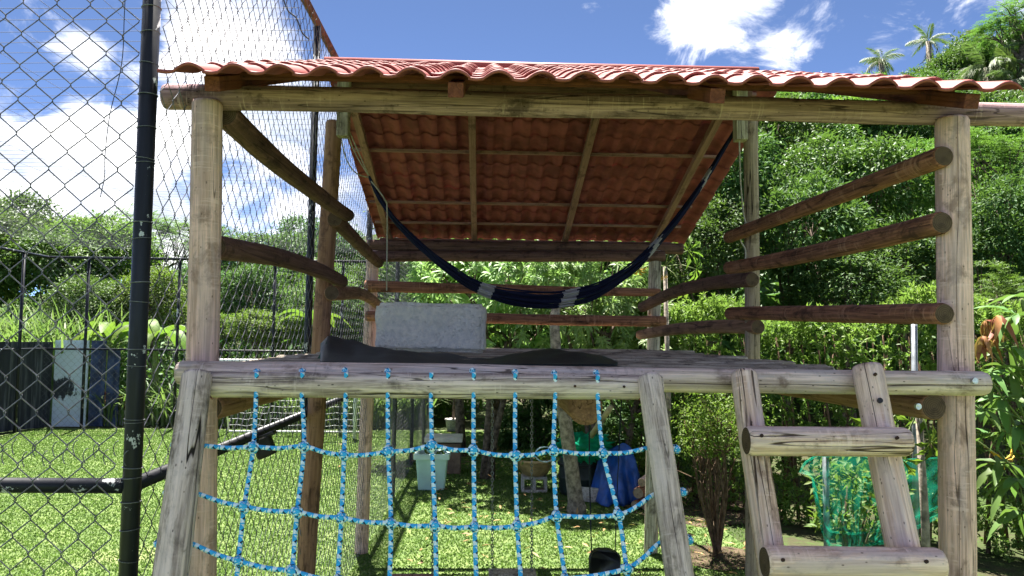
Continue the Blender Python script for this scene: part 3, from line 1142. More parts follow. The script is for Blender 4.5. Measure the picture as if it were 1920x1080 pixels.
# ---------------- roof
roof = empty('roof', (0.35, 5.0, ZE), tower)
rx = [-0.93, -0.105, 0.78, 1.66]
for x in rx:
    for (ya, yb) in ((2.58 if x < -.5 else 2.52, RIDGE_Y), (RIDGE_Y, 7.50)):
        RD = 0.040 if ya < 3 else 0.060
        a = Vector((x, ya, slope(ya) - RD))
        b = Vector((x, yb, slope(yb) - RD))
        L = (b - a).length
        Mw = axis_matrix(a, b)
        mb = MB()
        mb.box((0, 0, L / 2), (0.052, 0.050, L), None, 0, 0.003)
        build('rafter', mb, M['rafter_red'] if ya < 3 else M['lumber'], roof, Mw, False)
for Yb_ in (2.80, 3.1, 3.4, 3.8, 4.2, 4.6, 5.12, 5.92, 6.76, 7.16, 7.53):
    z = slope(Yb_) - (0.016 if Yb_ < RIDGE_Y else 0.030)
    mb = MB()
    xq = XR if Yb_ < RIDGE_Y else XRB - .12
    mb.box((0, 0, 0), (0.03, 0.022, xq - XL - 0.06), None, 0, 0.002)
    build('batten', mb, M['lumber'] if Yb_ > 5 else M['rafter_red'], roof, axis_matrix(Vector(((XL + xq) / 2, Yb_, z)), Vector((XR + 1, Yb_, z))), False)

NW = 20
NCF, NCB = 12, 13


def tile_mesh(name, cl, wv, t=0.004):
    """one moulded tile: flat pan then round roll, its lower edge stepping down over the course below"""
    prof = []
    for k in range(13):
        u = k / 12
        if u < 0.36:
            h = -0.004 * math.sin(u / 0.36 * math.pi)
        else:
            h = 0.024 * math.sin((u - 0.36) / 0.64 * math.pi) ** 0.8
        prof.append(((u - 0.5) * wv * 1.05, h))
    rows = [(0.0, 0.011), (0.010, 0.0107), (0.5 * cl, 0.0055), (cl * 1.08, 0.0)]
    V, F = [], []
    n = len(prof)
    for lay in (0, -t):
        for (y, z) in rows:
            for (x, h) in prof:
                V.append((x, y, h + z + lay - (0.002 if y == 0.0 and lay == 0 else 0) - (0.008 if y == 0.0 and lay else 0)))
    o = n * len(rows)
    MI = []
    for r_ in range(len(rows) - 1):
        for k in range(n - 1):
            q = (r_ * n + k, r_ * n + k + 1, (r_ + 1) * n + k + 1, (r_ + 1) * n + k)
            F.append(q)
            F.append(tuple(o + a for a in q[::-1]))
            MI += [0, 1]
    for k in range(n - 1):
        F.append((k + 1, k, o + k, o + k + 1))
    for r_ in range(len(rows) - 1):
        F.append((r_ * n, (r_ + 1) * n, o + (r_ + 1) * n, o + r_ * n))
        F.append(((r_ + 1) * n + n - 1, r_ * n + n - 1, o + r_ * n + n - 1, o + (r_ + 1) * n + n - 1))
    mb = MB()
    mb.add(V, F)
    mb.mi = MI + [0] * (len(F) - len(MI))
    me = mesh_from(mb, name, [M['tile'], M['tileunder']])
    return me


def slope_frame(front):
    if front:
        low, high = Vector((0, 2.47, ZE)), Vector((0, RIDGE_Y, ZR))
    else:
        low, high = Vector((0, 7.60, ZB)), Vector((0, RIDGE_Y, ZR))
    return low, high, (high - low).length


allrest = MB()
for front in (True, False):
    low, high, SL = slope_frame(front)
    NC = NCF if front else NCB
    cl = SL / NC
    xr_ = XR if front else XRB
    NWs = NW if front else NW + 2
    WV = (xr_ - XL) / NWs
    me = tile_mesh('roof_tile', cl, WV)
    up_ = (high - low).normalized()
    xd = Vector((1, 0, 0)) if front else Vector((-1, 0, 0))
    nrm_ = xd.cross(up_)
    B = Matrix((xd, up_, nrm_)).transposed().to_4x4()
    for c in range(NC):
        for w in range(NWs):
            x = XL + (w + 0.5) * WV
            jit = Vector((random.uniform(-.002, .002), random.uniform(-.004, .004), random.uniform(-.0015, .0025)))
            base = low + up_ * (c * cl) + Vector((x, 0, 0))
            # the sheets were laid a little unevenly
            lift = 0.006 * noise.noise((w * 0.35, c * 0.4, 2.0 if front else 7.0))
            Mw = Matrix.Translation(base + jit + nrm_ * lift) @ B @ Matrix.Rotation(random.uniform(-.003, .003), 4, 'Z')
            if front and c >= 1:
                vv = [Mw @ v.co for v in me.vertices]
                k0 = len(allrest.mi)
                allrest.add(vv, [tuple(p.vertices) for p in me.polygons])
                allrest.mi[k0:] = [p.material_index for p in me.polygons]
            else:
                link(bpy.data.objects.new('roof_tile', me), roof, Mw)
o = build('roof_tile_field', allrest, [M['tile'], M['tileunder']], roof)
o['kind'] = 'stuff'
o['label'] = 'red moulded tiles of the sunlit front slope above the eave courses'
mb = MB()
mb.tube([(XL, RIDGE_Y, ZR + 0.012), ((XL + XR) / 2, RIDGE_Y, ZR + 0.008), (XR, RIDGE_Y, ZR + 0.012)], 0.045, 12, squash=0.8)
build('ridge_cap', mb, M['tile'], roof)

# ------------------------------------------------------------------ climbing net frame
NP0 = Vector((0, 2.53, 1.85))
NPN = Vector((0, 1.85, -0.88)).normalized()


def onnet(px, py, off=0.0):
    return atPlane(px, py, NP0 - NPN * off, NPN)


frame = thing('climbing_frame', (0.2, 1.8, 0), 'weathered grey log frame leaning on the deck front, holding the blue net', 'climbing frame')
tl, tr_ = atY(352, 721, 2.55), atY(1240, 727, 2.55)
log('top_log', tl, tr_, 0.043, 0.041, M['greywood'], frame, M['endlight'], wob=0.15, segs=20, rough=0.05, endbev=0.1)


def down(a, b, zz=-0.03):
    k = (zz - a.z) / (b.z - a.z)
    return a + (b - a) * k


for (t, b, r) in (((372, 722), (322, 1080), 0.049), ((1216, 726), (1269, 1080), 0.041)):
    a = onnet(*t)
    a = a + Vector((0, -0.02, 0.035))
    e = down(onnet(*t), onnet(*b))
    log('leg', e + Vector((0, -0.02, 0)), a, r * 1.1, r * 0.95, M['greywood'], frame, M['endlight'], wob=0.25, segs=20, rough=0.06)
# mitre seams where the reddish heartwood shows
for (p, q) in (((357, 703), (399, 749)), ((1237, 706), (1198, 750))):
    mb = MB()
    a, b = atY(p[0], p[1], 2.497), atY(q[0], q[1], 2.497)
    mb.tube([a, a.lerp(b, .5) + Vector((0, -0.004, 0)), b], [0.003, 0.0045, 0.003], 6)
    build('mitre_seam', mb, M['redlog'], frame)
for (px, py) in ((515, 722), (583, 721), (1078, 724), (1170, 725), (1207, 728), (1223, 757), (1247, 836), (357, 838)):
    disc('nail_head', atY(px, py, 2.509), Vector((0, 1, 0)), 0.0045, M['holedark'], frame)

# ------------------------------------------------------------------ blue rope net
net = thing('rope_net', tuple(onnet(800, 740)), 'light blue braided rope climbing net with white flecks tied to grey frame', 'rope net')
top = [(480, 742), (566, 742), (648, 742), (727, 742), (808, 742), (888, 742), (966, 742), (1041, 744), (1121, 746)]
k1 = [(475, 838), (570, 837), (645, 853), (728, 847), (810, 836), (888, 845), (966, 854), (1038, 845), (1131, 850)]
k2 = [(458, 950), (557, 960), (640, 971), (733, 981), (816, 986), (890, 988), (970, 986), (1044, 968), (1160, 965)]
k3 = [(447, 1052), (548, 1071), (633, 1088), (730, 1102), (818, 1108), (894, 1110), (978, 1104), (1060, 1086), (1175, 1066)]
k4 = [(436, 1165), (540, 1185), (628, 1200), (728, 1212), (820, 1220), (898, 1222), (986, 1215), (1072, 1200), (1192, 1175)]
lefts = [(386, 836), (371, 926), (358, 1019), (344, 1120)]
rights = [(1214, 840), (1226, 927), (1238, 1017), (1250, 1110)]
RR = 0.0070


def smooth_path(pts, n=6):
    out = []
    P = [pts[0]] + list(pts) + [pts[-1]]
    for i in range(1, len(P) - 2):
        p0, p1, p2, p3 = P[i - 1], P[i], P[i + 1], P[i + 2]
        for k in range(n):
            t = k / n
            out.append(0.5 * ((2 * p1) + (p2 - p0) * t + (2 * p0 - 5 * p1 + 4 * p2 - p3) * t * t + (3 * p1 - p0 - 3 * p2 + p3) * t ** 3))
    out.append(P[-2])
    return out


def rope(pts, parent, r=RR, mat='rope', n=6, segs=9, name='rope'):
    mb = MB()
    mb.tube(smooth_path([Vector(p) for p in pts], n), r, segs)
    return build(name, mb, M[mat], parent)


for c in range(9):
    a = onnet(*top[c])
    rope([a + Vector((0, 0.0, 0.075)), a, onnet(*k1[c]), onnet(*k2[c]), onnet(*k3[c]), onnet(*k4[c])], net)
for rrow, kk in enumerate((k1, k2, k3, k4)):
    pts = [onnet(lefts[rrow][0] - 30, lefts[rrow][1] - 2, 0.0), onnet(*lefts[rrow], 0.012)]
    prev = lefts[rrow]
    for q in kk:
        m = ((prev[0] + q[0]) / 2, (prev[1] + q[1]) / 2 + 3)
        pts += [onnet(*m, 0.012), onnet(*q, 0.014)]
        prev = q
    m = ((prev[0] + rights[rrow][0]) / 2, (prev[1] + rights[rrow][1]) / 2 + 4)
    pts += [onnet(*m, 0.012), onnet(*rights[rrow], 0.010), onnet(rights[rrow][0] + 26, rights[rrow][1] - 4, 0.0)]
    rope(pts, net, n=4)

# the knot: turns of rope lashed over the crossing
kb = MB()
for (ax, tilt, rad) in (((0, 0, 1), 0.35, 0.0145), ((0, 0, 1), -0.45, 0.0150), ((1, 0, 0), 0.3, 0.0145), ((1, 0, 0.0), -0.5, 0.0155), ((0.7, 0, 0.7), 0.2, 0.017)):
    q = Vector(ax).normalized().to_track_quat('Z', 'Y').to_matrix() @ Euler((tilt, tilt * 0.6, 0)).to_matrix()
    pts = []
    for s in range(13):
        t = 2 * math.pi * s / 12
        pts.append(q @ Vector((math.cos(t) * rad, math.sin(t) * rad, 0.004 * math.sin(2 * t))))
    kb.tube(pts, 0.0088, 7, caps=False)
kme = mesh_from(kb, 'knot', [M['rope']])
sk = Matrix.Rotation(-math.atan2(0.88, 1.85), 4, 'X')
for kk in (k1, k2, k3, k4):
    for q in kk:
        p = onnet(*q, 0.012)
        S = random.uniform(0.72, 0.86)
        link(bpy.data.objects.new('knot', kme), net, Matrix.Translation(p) @ sk @ Matrix.Rotation(random.uniform(-.6, .6), 4, 'Y') @ Matrix.Scale(S, 4))
for (px, py, off) in ((328, 836, 0.0), (316, 923, 0.0), (299, 1020, 0.0), (1267, 842, 0.0), (1279, 923, 0), (1291, 1012, 0)):
    link(bpy.data.objects.new('stopper_knot', kme), net, Matrix.Translation(onnet(px, py, -0.0)) @ Matrix.Rotation(random.uniform(-1, 1), 4, 'Y') @ Matrix.Scale(0.68, 4))
for (px, py) in ((482, 694), (567, 693), (647, 692), (727, 693), (886, 693), (966, 695), (1039, 697), (1118, 696)):
    link(bpy.data.objects.new('stopper_knot', kme), net, Matrix.Translation(atY(px, py + 3, 2.56)) @ Matrix.Rotation(random.uniform(-1, 1), 4, 'Y') @ Matrix.Scale(0.5, 4))

# ------------------------------------------------------------------ ladder
LP0 = Vector((0, 2.62, 1.92))
LPN = Vector((0, 1.92, -0.80)).normalized()


def onlad(px, py, off=0.0):
    return atPlane(px, py, LP0 - LPN * off, LPN)


ladder = thing('log_ladder', tuple(onlad(1570, 1060)), 'pale log ladder with thick round rungs leaning on the deck beam', 'ladder')
ladder_root = ladder
for (t, b, r0, r1) in (((1395, 698), (1443, 1030), 0.046, 0.044), ((1625, 687), (1697, 1025), 0.053, 0.051)):
    a = onlad(*t)
    e = down(a, onlad(*b))
    log('side_rail', e, a, r0, r1, M['ladder'], ladder, M['endlight'], wob=0.3, segs=20, rough=0.04)
for (p, q, r) in (((1399, 828), (1703, 829), 0.0475), ((1434, 1056), (1764, 1058), 0.050), ((1470, 1330), (1830, 1332), 0.05)):
    log('rung', onlad(*p, 0.078), onlad(*q, 0.078), r, r * 0.97, M['ladder'], ladder, M['end'], wob=0.15, segs=20, rough=0.035)
for (px, py, o_) in ((1428, 817, .128), (1682, 821, .128), (1468, 1050, .128), (1737, 1053, .128), (1641, 702, .055)):
    disc('nail_head', onlad(px, py, o_), LPN, 0.0055, M['holedark'], ladder)
disc('bolt_hole', onlad(1650, 751, .054), LPN, 0.009, M['blackplastic'], ladder)

# ------------------------------------------------------------------ things on and under the deck
# concrete block
bl = MB()
c1, c2 = atY(703, 660, 4.3), atY(910, 656, 4.3)
hh = atY(800, 568, 4.3).z - (ZDECK + 0.03)
w = (c2 - c1).length
bm = bmesh.new()
bmesh.ops.create_cube(bm, size=1)
for v in bm.verts:
    v.co = Vector((v.co.x * w, v.co.y * 0.24, v.co.z * hh))
bmesh.ops.bevel(bm, geom=bm.edges[:], offset=0.018, segments=3, affect='EDGES')
bmesh.ops.subdivide_edges(bm, edges=[e for e in bm.edges if e.calc_length() > 0.05], cuts=14, use_grid_fill=True)
for v in bm.verts:
    v.co += Vector((noise.noise(v.co * 9 + Vector((1, 2, 3))), noise.noise(v.co * 9), noise.noise(v.co * 9 + Vector((8, 1, 4))))) * 0.009 + Vector((0, noise.noise(v.co * 34) * 0.005, 0))
bl.add([v.co for v in bm.verts], [[v.index for v in f.verts] for f in bm.faces])
bm.free()
ctr = (c1 + c2) / 2 + Vector((0, 0.12, 0))
ctr.z = ZDECK + 0.03 + hh / 2
o = build('concrete_block', bl, M['block'], None, Matrix.Translation(ctr) @ Matrix.Rotation(R(-1.5), 4, 'Z') @ Matrix.Rotation(R(0.4), 4, 'Y'))
tag(o, 'rough light grey concrete block standing on the deck at the left', 'concrete block')

# crumpled tarp: measured crest line over the deck
NXT, NYT = 90, 16
def interp(x, xs_, ys_):
    return float(np.interp(x, xs_, ys_))
V, F = [], []
for i in range(NXT + 1):
    px = 602 + (1158 - 602) * i / NXT
    crest = interp(px, [602, 615, 640, 700, 760, 830, 880, 920, 945, 985, 1045, 1090, 1130, 1158], [642, 628, 634, 648, 658, 666, 670, 672, 668, 660, 655, 660, 669, 680])
    foot = interp(px, [602, 640, 800, 900, 915, 950, 1050, 1158], [679, 681, 687, 688, 684, 683, 685, 684])
    yc = 3.75 + 0.12 * math.sin(i * 0.21)
    for j in range(NYT + 1):
        t = j / NYT
        Y = 3.02 + (yc + 0.5 - 3.02) * t
        zf = atY(px, foot, 3.02).z
        zc = atY(px, crest, yc).z
        tt = min(1.0, (Y - 3.02) / (yc - 3.02))
        z = zf + (zc - zf) * (tt ** 1.6 if tt < 1 else 1) - (0.16 * max(0, Y - yc))
        f = noise.noise((px * 0.012, Y * 3.0, 0.0)) * 0.012 + abs(noise.noise((px * 0.02 + Y * 2.5, Y * 4, 4.0))) * 0.014
        z = max(z + f * min(1, t * 4), ZDECK + 0.006)
        p = atY(px, 600, Y)
        V.append((p.x, Y + 0.02 * noise.noise((px * .03, t * 3, 7)), z))
for i in range(NXT):
    for j in range(NYT):
        a = i * (NYT + 1) + j
        F.append((a, a + NYT + 1, a + NYT + 2, a + 1))
mb = MB()
mb.add(V, F)
o = build('tarp', mb, M['tarp'])
tag(o, 'crumpled dark grey tarp lying on the deck in front of the block', 'tarp')
sm = o.modifiers.new('thick', 'SOLIDIFY')
sm.thickness = 0.003
mb = MB()
a, b, c_ = atY(590, 682, 3.5), atY(612, 640, 3.6), atY(618, 682, 3.45)
mb.add([a, b, c_, a + Vector((0, .01, 0.004)), b + Vector((0, .01, 0)), c_ + Vector((0, .01, .004))], [(0, 2, 1), (3, 4, 5), (0, 1, 4, 3), (1, 2, 5, 4), (2, 0, 3, 5)])
build('folded_corner', mb, M['tarpgreen'], o)

# hammock
ham = thing('hammock', tuple(atY(1035, 566, YM)), 'dark blue cord hammock with pale bands slung between the middle posts', 'hammock')
hc = [(693, 333, 4), (712, 372, 6), (745, 418, 7), (790, 462, 9), (840, 503, 11), (890, 535, 13), (950, 555, 16), (1030, 562, 19), (1100, 551, 18), (1150, 527, 15), (1200, 490, 12), (1240, 447, 9), (1280, 398, 8), (1320, 340, 7), (1352, 288, 6), (1388, 228, 5)]
cen = [atY(x, y, YM + 0.02) for x, y, t in hc]
thk = [t * YM / FPX for x, y, t in hc]
cs = smooth_path(cen, 5)
ts = list(np.interp(np.linspace(0, 15, len(cs)), range(16), thk))
tot = sum((cs[i] - cs[i - 1]).length for i in range(1, len(cs)))
bed = MB()
for s in range(38):
    u = (s + 0.5) / 38 * 2 - 1
    pts = []
    ph = random.uniform(0, 6)
    for i, c in enumerate(cs):
        th = ts[i]
        t = i / (len(cs) - 1)
        a = math.sin(math.pi * t)
        pts.append(c + Vector((0, u * 0.10 * a + 0.012 * math.sin(s * 2.3), (u * u - 0.5) * th * 0.9 + th * 0.42 * math.sin(s * 7.7 + ph * 0) + 0.003 * math.sin(i * 0.7 + ph))))
    bed.tube(pts, 0.0050, 5, caps=False, vscale=1 / tot)
build('bed', bed, M['hammock'], ham)
lp_ = cs[0]
for q, bow in (((640, 212), 0.0), ((641, 208), -0.02)):
    e = atY(q[0], q[1], YM - 0.07)
    rope([e, e.lerp(lp_, .5) + Vector((bow, 0, bow)), lp_], ham, 0.0045, 'cord', 4, 6, 'hanging_cord')
e = atY(640, 262, YM - 0.05)
rope([e, atY(650, 300, YM - .05), atY(668, 325, YM - .03), lp_], ham, 0.0045, 'cord', 5, 6, 'hanging_cord')
rope([atY(696, 340, YM - .04), atY(706, 352, YM - .05), atY(722, 375, YM - .05), atY(726, 400, YM - .04), atY(725, 545, YM - .04)], ham, 0.0045, 'cord', 4, 6, 'loose_cord')
rope([cs[-1], atY(1392, 222, YM - .04), atY(1394, 205, YM - .05)], ham, 0.006, 'cord', 4, 6, 'hanging_cord')
rope([atY(1386, 240, YM - .06), atY(1388, 330, YM - .06), atY(1394, 400, YM - .06), atY(1400, 425, YM - .08), atY(1390, 436, YM - .10), atY(1389, 452, YM - .06), atY(1398, 470, YM - .05), atY(1396, 500, YM - .05)], ham, 0.005, 'cord', 4, 6, 'loose_cord')


# swings ------------------------------------------------------------------
def chain(a, b, parent, ln=0.034, rr=0.0035):
    a, b = Vector(a), Vector(b)
    n = int((b - a).length / (ln * 0.72))
    q = (b - a).to_track_quat('Z', 'Y').to_matrix()
    mb = MB()
    for i in range(n):
        c = a.lerp(b, (i + 0.5) / n)
        pts = []
        for s in range(9):
            t = 2 * math.pi * s / 8
            x, z = math.cos(t) * ln * 0.27, math.sin(t) * ln * 0.47
            v = Vector((x, 0, z)) if i % 2 else Vector((0, x, z))
            pts.append(c + q @ v)
        mb.tube(pts, rr, 4, caps=False)
    return build('chain', mb, M['zinc'], parent)


YS = 6.0
sw = thing('swing', tuple(atY(960, 1082, YS)), 'grey plank swing on two steel chains hanging under the deck centre', 'swing')
a, b = atY(916, 1072, YS), atY(1005, 1072, YS)
mb = MB()
mb.box(((a + b) / 2 + Vector((0, 0, -0.012))), ((b - a).length, 0.17, 0.028), None, 0, 0.005)
build('seat', mb, M['slat'], sw, None, False)
chain(atY(923, 690, YS), atY(923, 1070, YS), sw)
chain(atY(997, 690, YS), atY(997, 1070, YS), sw)
sw2 = thing('swing', tuple(atY(770, 1090, YS)), 'narrow bar swing on steel chains hanging left of the plank swing', 'swing')
mb = MB()
mb.tube([atY(733, 1079, YS), atY(821, 1079, YS)], 0.013, 10)
build('bar', mb, M['lumber'], sw2)
chain(atY(731, 690, YS), atY(731, 1079, YS), sw2)
chain(atY(809, 690, YS), atY(811, 1079, YS), sw2)

bs = thing('baby_swing', tuple(atY(1134, 1080, 5.4)), 'black moulded bucket swing seat hanging on dark ropes', 'swing')
a = atY(1134, 1040, 5.4)
wb = 60 / FPX * 5.4 / 2
outer, inner = [], []
mb = MB()
shape = []
for s in range(28):
    t = s / 27
    ang = math.pi * t
    x = -math.cos(ang)
    x = math.copysign(abs(x) ** 0.6, x) * wb
    z = math.sin(ang) ** 0.5 * 0.065
    shape.append((x, z))
V = []
for (dy, sx) in ((-0.02, 0.94), (-0.028, 0.9), (0.03, 0.94), (0.0, 1.0)):
    for x, z in shape:
        V.append((a.x + x * sx, 5.4 + dy + 0.10 * (1 - (x / wb) ** 2), a.z - 0.045 + z * sx))
    for x, z in ((wb * 0.92 * sx, -0.30), (-wb * 0.92 * sx, -0.30)):
        V.append((a.x + x, 5.4 + dy, a.z - 0.045 + z))
n = 30
F = []
for (r0_, r1_) in ((1, 0), (0, 3), (3, 2)):
    for k in range(n):
        k2_ = (k + 1) % n
        F.append((r0_ * n + k, r0_ * n + k2_, r1_ * n + k2_, r1_ * n + k))
F.append(tuple(n + k for k in range(n)))
F.append(tuple(2 * n + k for k in range(n))[::-1])
mb.add(V, F)
sb = build('bucket', mb, M['blackplastic'], bs)
mb = MB()
seatb = [(0.0, -0.03), (wb * 0.9, -0.03), (wb * 1.0, 0.02), (wb * 0.95, 0.06)]
mb.lathe(seatb, (a.x, 5.40 - 0.10, a.z - 0.33), 20)
build('seat_pan', mb, M['blackplastic'], bs)
for dx in (-0.055, 0.055):
    mb = MB()
    for q in range(4):
        z0 = a.z - 0.05 - q * 0.03
        mb.box((a.x + dx, 5.4 + 0.10 - 0.036 - 0.03, z0), (0.008, 0.006, 0.016))
    build('slot', mb, M['cord'], bs)
rope([atY(1105, 690, 5.45), atY(1105, 860, 5.45), atY(1109, 1040, 5.45)], bs, 0.005, 'blackrope', 3, 6)
rope([atY(1168, 690, 5.45), atY(1158, 900, 5.45), atY(1153, 1042, 5.45)], bs, 0.004, 'blackrope', 3, 6)

# planter, box, bowl ---------------------------------------------------------
def tapered_box(mb, base, w0, d0, w1, d1, h, mi=0, wall=0.0):
    V = []
    for (ww, dd, z) in ((w0, d0, 0), (w1, d1, h)):
        for sx, sy in ((-1, -1), (1, -1), (1, 1), (-1, 1)):
            V.append((base[0] + sx * ww / 2, base[1] + sy * dd / 2, base[2] + z))
    mb.add(V, [(0, 1, 5, 4), (1, 2, 6, 5), (2, 3, 7, 6), (3, 0, 4, 7), (3, 2, 1, 0)], mi)


base = atZ(808, 921, 0.0)
YP = base.y
ws = YP / FPX
pl = thing('planter', (base.x, base.y, 0), 'square mint green plastic planter standing on grass by the fence', 'planter')
mb = MB()
w1 = 58 * ws
tapered_box(mb, (base.x, base.y + w1 / 2, 0), 48 * ws, 48 * ws, w1, w1, 60 * ws)
o = build('tub', mb, M['teal'], pl, None, False)
bv = o.modifiers.new('b', 'BEVEL'); bv.width = 0.02; bv.segments = 3
mb = MB()
zt = 62 * ws
for sx, sy, lx_, ly_ in ((0, -1, 66, 8), (0, 1, 66, 8), (-1, 0, 8, 50), (1, 0, 8, 50)):
    mb.box((base.x + sx * 29 * ws, base.y + w1 / 2 + sy * 29 * ws, zt), (lx_ * ws, ly_ * ws, 10 * ws), None, 0, 0.008)
build('rim', mb, M['tealrim'], pl, None, False)
mb = MB()
mb.box((base.x, base.y + w1 / 2, zt - 0.05), (50 * ws, 50 * ws, 0.03))
build('soil', mb, M['soil'], pl)
rg = np.random.default_rng(3)
n_ = 26
P_ = np.stack([base.x + rg.normal(size=n_) * .1, base.y + w1 / 2 + rg.normal(size=n_) * .1, zt - 0.03 + rg.random(n_) * .06], 1)
me = leaf_mesh('seedling', P_, rg.normal(size=(n_, 3)) + np.array([0, 0, 1]), rg.normal(size=(n_, 3)) + np.array([0, 0, 1]), .09, .04, rg.random(n_), M['leaf_lime'])
link(bpy.data.objects.new('seedling', me), pl)

base = atZ(825, 897, 0.0)
base.y += 0.35
ws = base.y / FPX
bx = thing('lidded_box', (base.x, base.y, 0), 'brown wooden box with a dirty white lid behind the green planter', 'box')
mb = MB()
mb.box((base.x + 4 * ws, base.y + 0.2, 28 * ws), (62 * ws, 0.42, 56 * ws), None, 0, 0.01)
build('body', mb, M['boxbrown'], bx, None, False)
mb = MB()
mb.box((base.x + 3 * ws, base.y + 0.2, 63 * ws), (70 * ws, 0.52, 9 * ws), None, 0, 0.012)
build('lid', mb, M['lidwhite'], bx, None, False)

base = atZ(1002, 924, 0.0)
ws = base.y / FPX
cb = thing('hollow_block', (base.x, base.y, 0), 'grey hollow concrete block under the clay bowl', 'concrete block')
mb = MB()
W_, H_ = 47 * ws, 29 * ws
for (x0, x1, z0, z1) in ((-.5, .5, 0, .16), (-.5, .5, .84, 1), (-.5, -.40, .16, .84), (.40, .5, .16, .84), (-.06, .06, .16, .84)):
    mb.box((base.x + (x0 + x1) / 2 * W_, base.y + 0.12, (z0 + z1) / 2 * H_), ((x1 - x0) * W_, 0.24, (z1 - z0) * H_))
build('shell', mb, M['cinder'], cb, None, False)
bw = thing('clay_bowl', (base.x + 0.01, base.y + 0.1, H_), 'wide brown glazed clay bowl planted with low greenery', 'bowl')
mb = MB()
mb.lathe([(0.0, 0.0), (18 * ws, 0.0), (24 * ws, 4 * ws), (33 * ws, 20 * ws), (35 * ws, 26 * ws), (38 * ws, 27 * ws), (39 * ws, 30 * ws), (36 * ws, 32 * ws), (33 * ws, 30 * ws), (31 * ws, 24 * ws), (0, 24 * ws)], (base.x + 0.01, base.y + 0.1, H_ + 0.002), 32)
build('bowl', mb, M['terracotta'], bw)
n_ = 260
P_ = np.stack([base.x + rg.uniform(-.25, .2, n_), base.y + .1 + rg.uniform(-.2, .2, n_), H_ + 27 * ws + rg.random(n_) * .09], 1)
me = leaf_mesh('greenery', P_, rg.normal(size=(n_, 3)) + np.array([0, 0, .6]), rg.normal(size=(n_, 3)) + np.array([0, 0, 1]), .09, .03, rg.random(n_), M['leaf_hedge'])
link(bpy.data.objects.new('greenery', me), bw)

# compost corner -------------------------------------------------------------
def lumpy(c, rads, seed, mb, seg_=20, amp=0.25, f=2.2, zmin=None):
    V, F = [], []
    for i in range(seg_ // 2 + 1):
        ph = math.pi * i / (seg_ // 2)
        for j in range(seg_):
            th = 2 * math.pi * j / seg_
            d = Vector((math.sin(ph) * math.cos(th), math.sin(ph) * math.sin(th), math.cos(ph)))
            k = 1 + amp * noise.noise(d * f + Vector((seed, 0, 0))) + amp * 0.4 * noise.noise(d * f * 2.7 + Vector((0, seed, 0)))
            p = Vector(c) + Vector((d.x * rads[0], d.y * rads[1], d.z * rads[2])) * k
            if zmin is not None:
                p.z = max(p.z, zmin)
            V.append(p)
    n = seg_
    for i in range(seg_ // 2):
        for j in range(n):
            k = (j + 1) % n
            F.append((i * n + j, (i + 1) * n + j, (i + 1) * n + k, i * n + k))
    mb.add(V, F)


bb = atZ(1098, 936, 0.0)
ws = bb.y / FPX
br = thing('barrel', (bb.x, bb.y + 0.3, 0), 'dark green plastic barrel behind the slender trunk', 'barrel')
mb = MB()
mb.lathe([(0, 0), (40 * ws, 0), (44 * ws, 8 * ws), (45 * ws, 30 * ws), (47 * ws, 32 * ws), (47 * ws, 36 * ws), (45 * ws, 38 * ws), (43 * ws, 80 * ws), (39 * ws, 86 * ws), (0, 86 * ws)], (bb.x, bb.y + 0.35, 0), 28)
build('drum', mb, M['barrel'], br)
mb = MB()
mb.lathe([(44 * ws, 0), (47.6 * ws, 0), (47.6 * ws, 4 * ws), (44 * ws, 4 * ws)], (bb.x, bb.y + 0.35, 56 * ws), 28)
build('hoop', mb, M['blackplastic'], br)
mb = MB()
lumpy((bb.x - 0.02, bb.y + 0.05, 96 * ws), (42 * ws, 0.22, 24 * ws), 3.0, mb, 44, 0.75, 3.6)
o = build('net_bundle', mb, M['greenbundle'])
tag(o, 'crumpled green net bundle heaped on the dark barrel', 'net bundle')
sl = atZ(1100, 936, 0)
mb = MB()
mb.box((sl.x + 0.05, sl.y - 0.18, 0.09), (0.33, 0.07, 0.17), Matrix.Rotation(R(4), 3, 'Y'), 0, 0.006)
o = build('concrete_slab', mb, M['cinder'], None, None, False)
tag(o, 'small grey concrete slab leaning at the foot of the barrel', 'slab')

# blue tarp thrown over a low heap
t0 = atZ(1160, 948, 0)
ws = t0.y / FPX
V, F = [], []
nu, nv = 34, 22
for i in range(nu + 1):
    for j in range(nv + 1):
        u, v = i / nu, j / nv
        px = 1118 + 84 * u + 18 * (v - .5)
        prof = interp(u, [0, .12, .3, .55, .8, 1], [0.02, 0.25, 0.58, 0.64, 0.72, 0.66])
        z = prof * (1 - v) ** 0.8
        fold = 0.05 * math.sin(u * 17 + v * 3) * (0.4 + v) + 0.05 * noise.noise((u * 5, v * 5, 2.0))
        p = atY(px, 900, t0.y)
        V.append((p.x, t0.y + 0.35 - 0.42 * v + fold, max(0.02, z + 0.04 * noise.noise((u * 6, v * 6, 9))))) 
for i in range(nu):
    for j in range(nv):
        a = i * (nv + 1) + j
        F.append((a, a + 1, a + nv + 2, a + nv + 1))
mb = MB()
mb.add(V, F)
o = build('blue_tarp', mb, M['bluetarp'])
o.modifiers.new('t', 'SOLIDIFY').thickness = 0.004
tag(o, 'rumpled blue tarp draped over a heap beside the barrel', 'tarp')
for k, (px, py, r_, ln, lab) in enumerate(((1203, 905, .05, .5, 'topmost split log of the small firewood pile'), (1196, 925, .07, .55, 'stout grey log end in the middle of the firewood pile'), (1208, 945, .07, .6, 'lowest log of the firewood pile, right'), (1190, 947, .055, .5, 'lowest log of the firewood pile, beside the blue tarp'))):
    p = atY(px, py, 9.2)
    o = log('firewood', p, p + Vector((0.25 + 0.08 * k, ln, 0.02)), r_, r_ * 0.9, M['redlog'] if k % 2 else M['ladder'], None, M['endlight'], segs=10, rough=0.12)
    tag(o, lab, 'firewood', 'firewood pile')
mb = MB()
a, b = atY(1108, 818, 9.6), atY(1146, 762, 9.3)
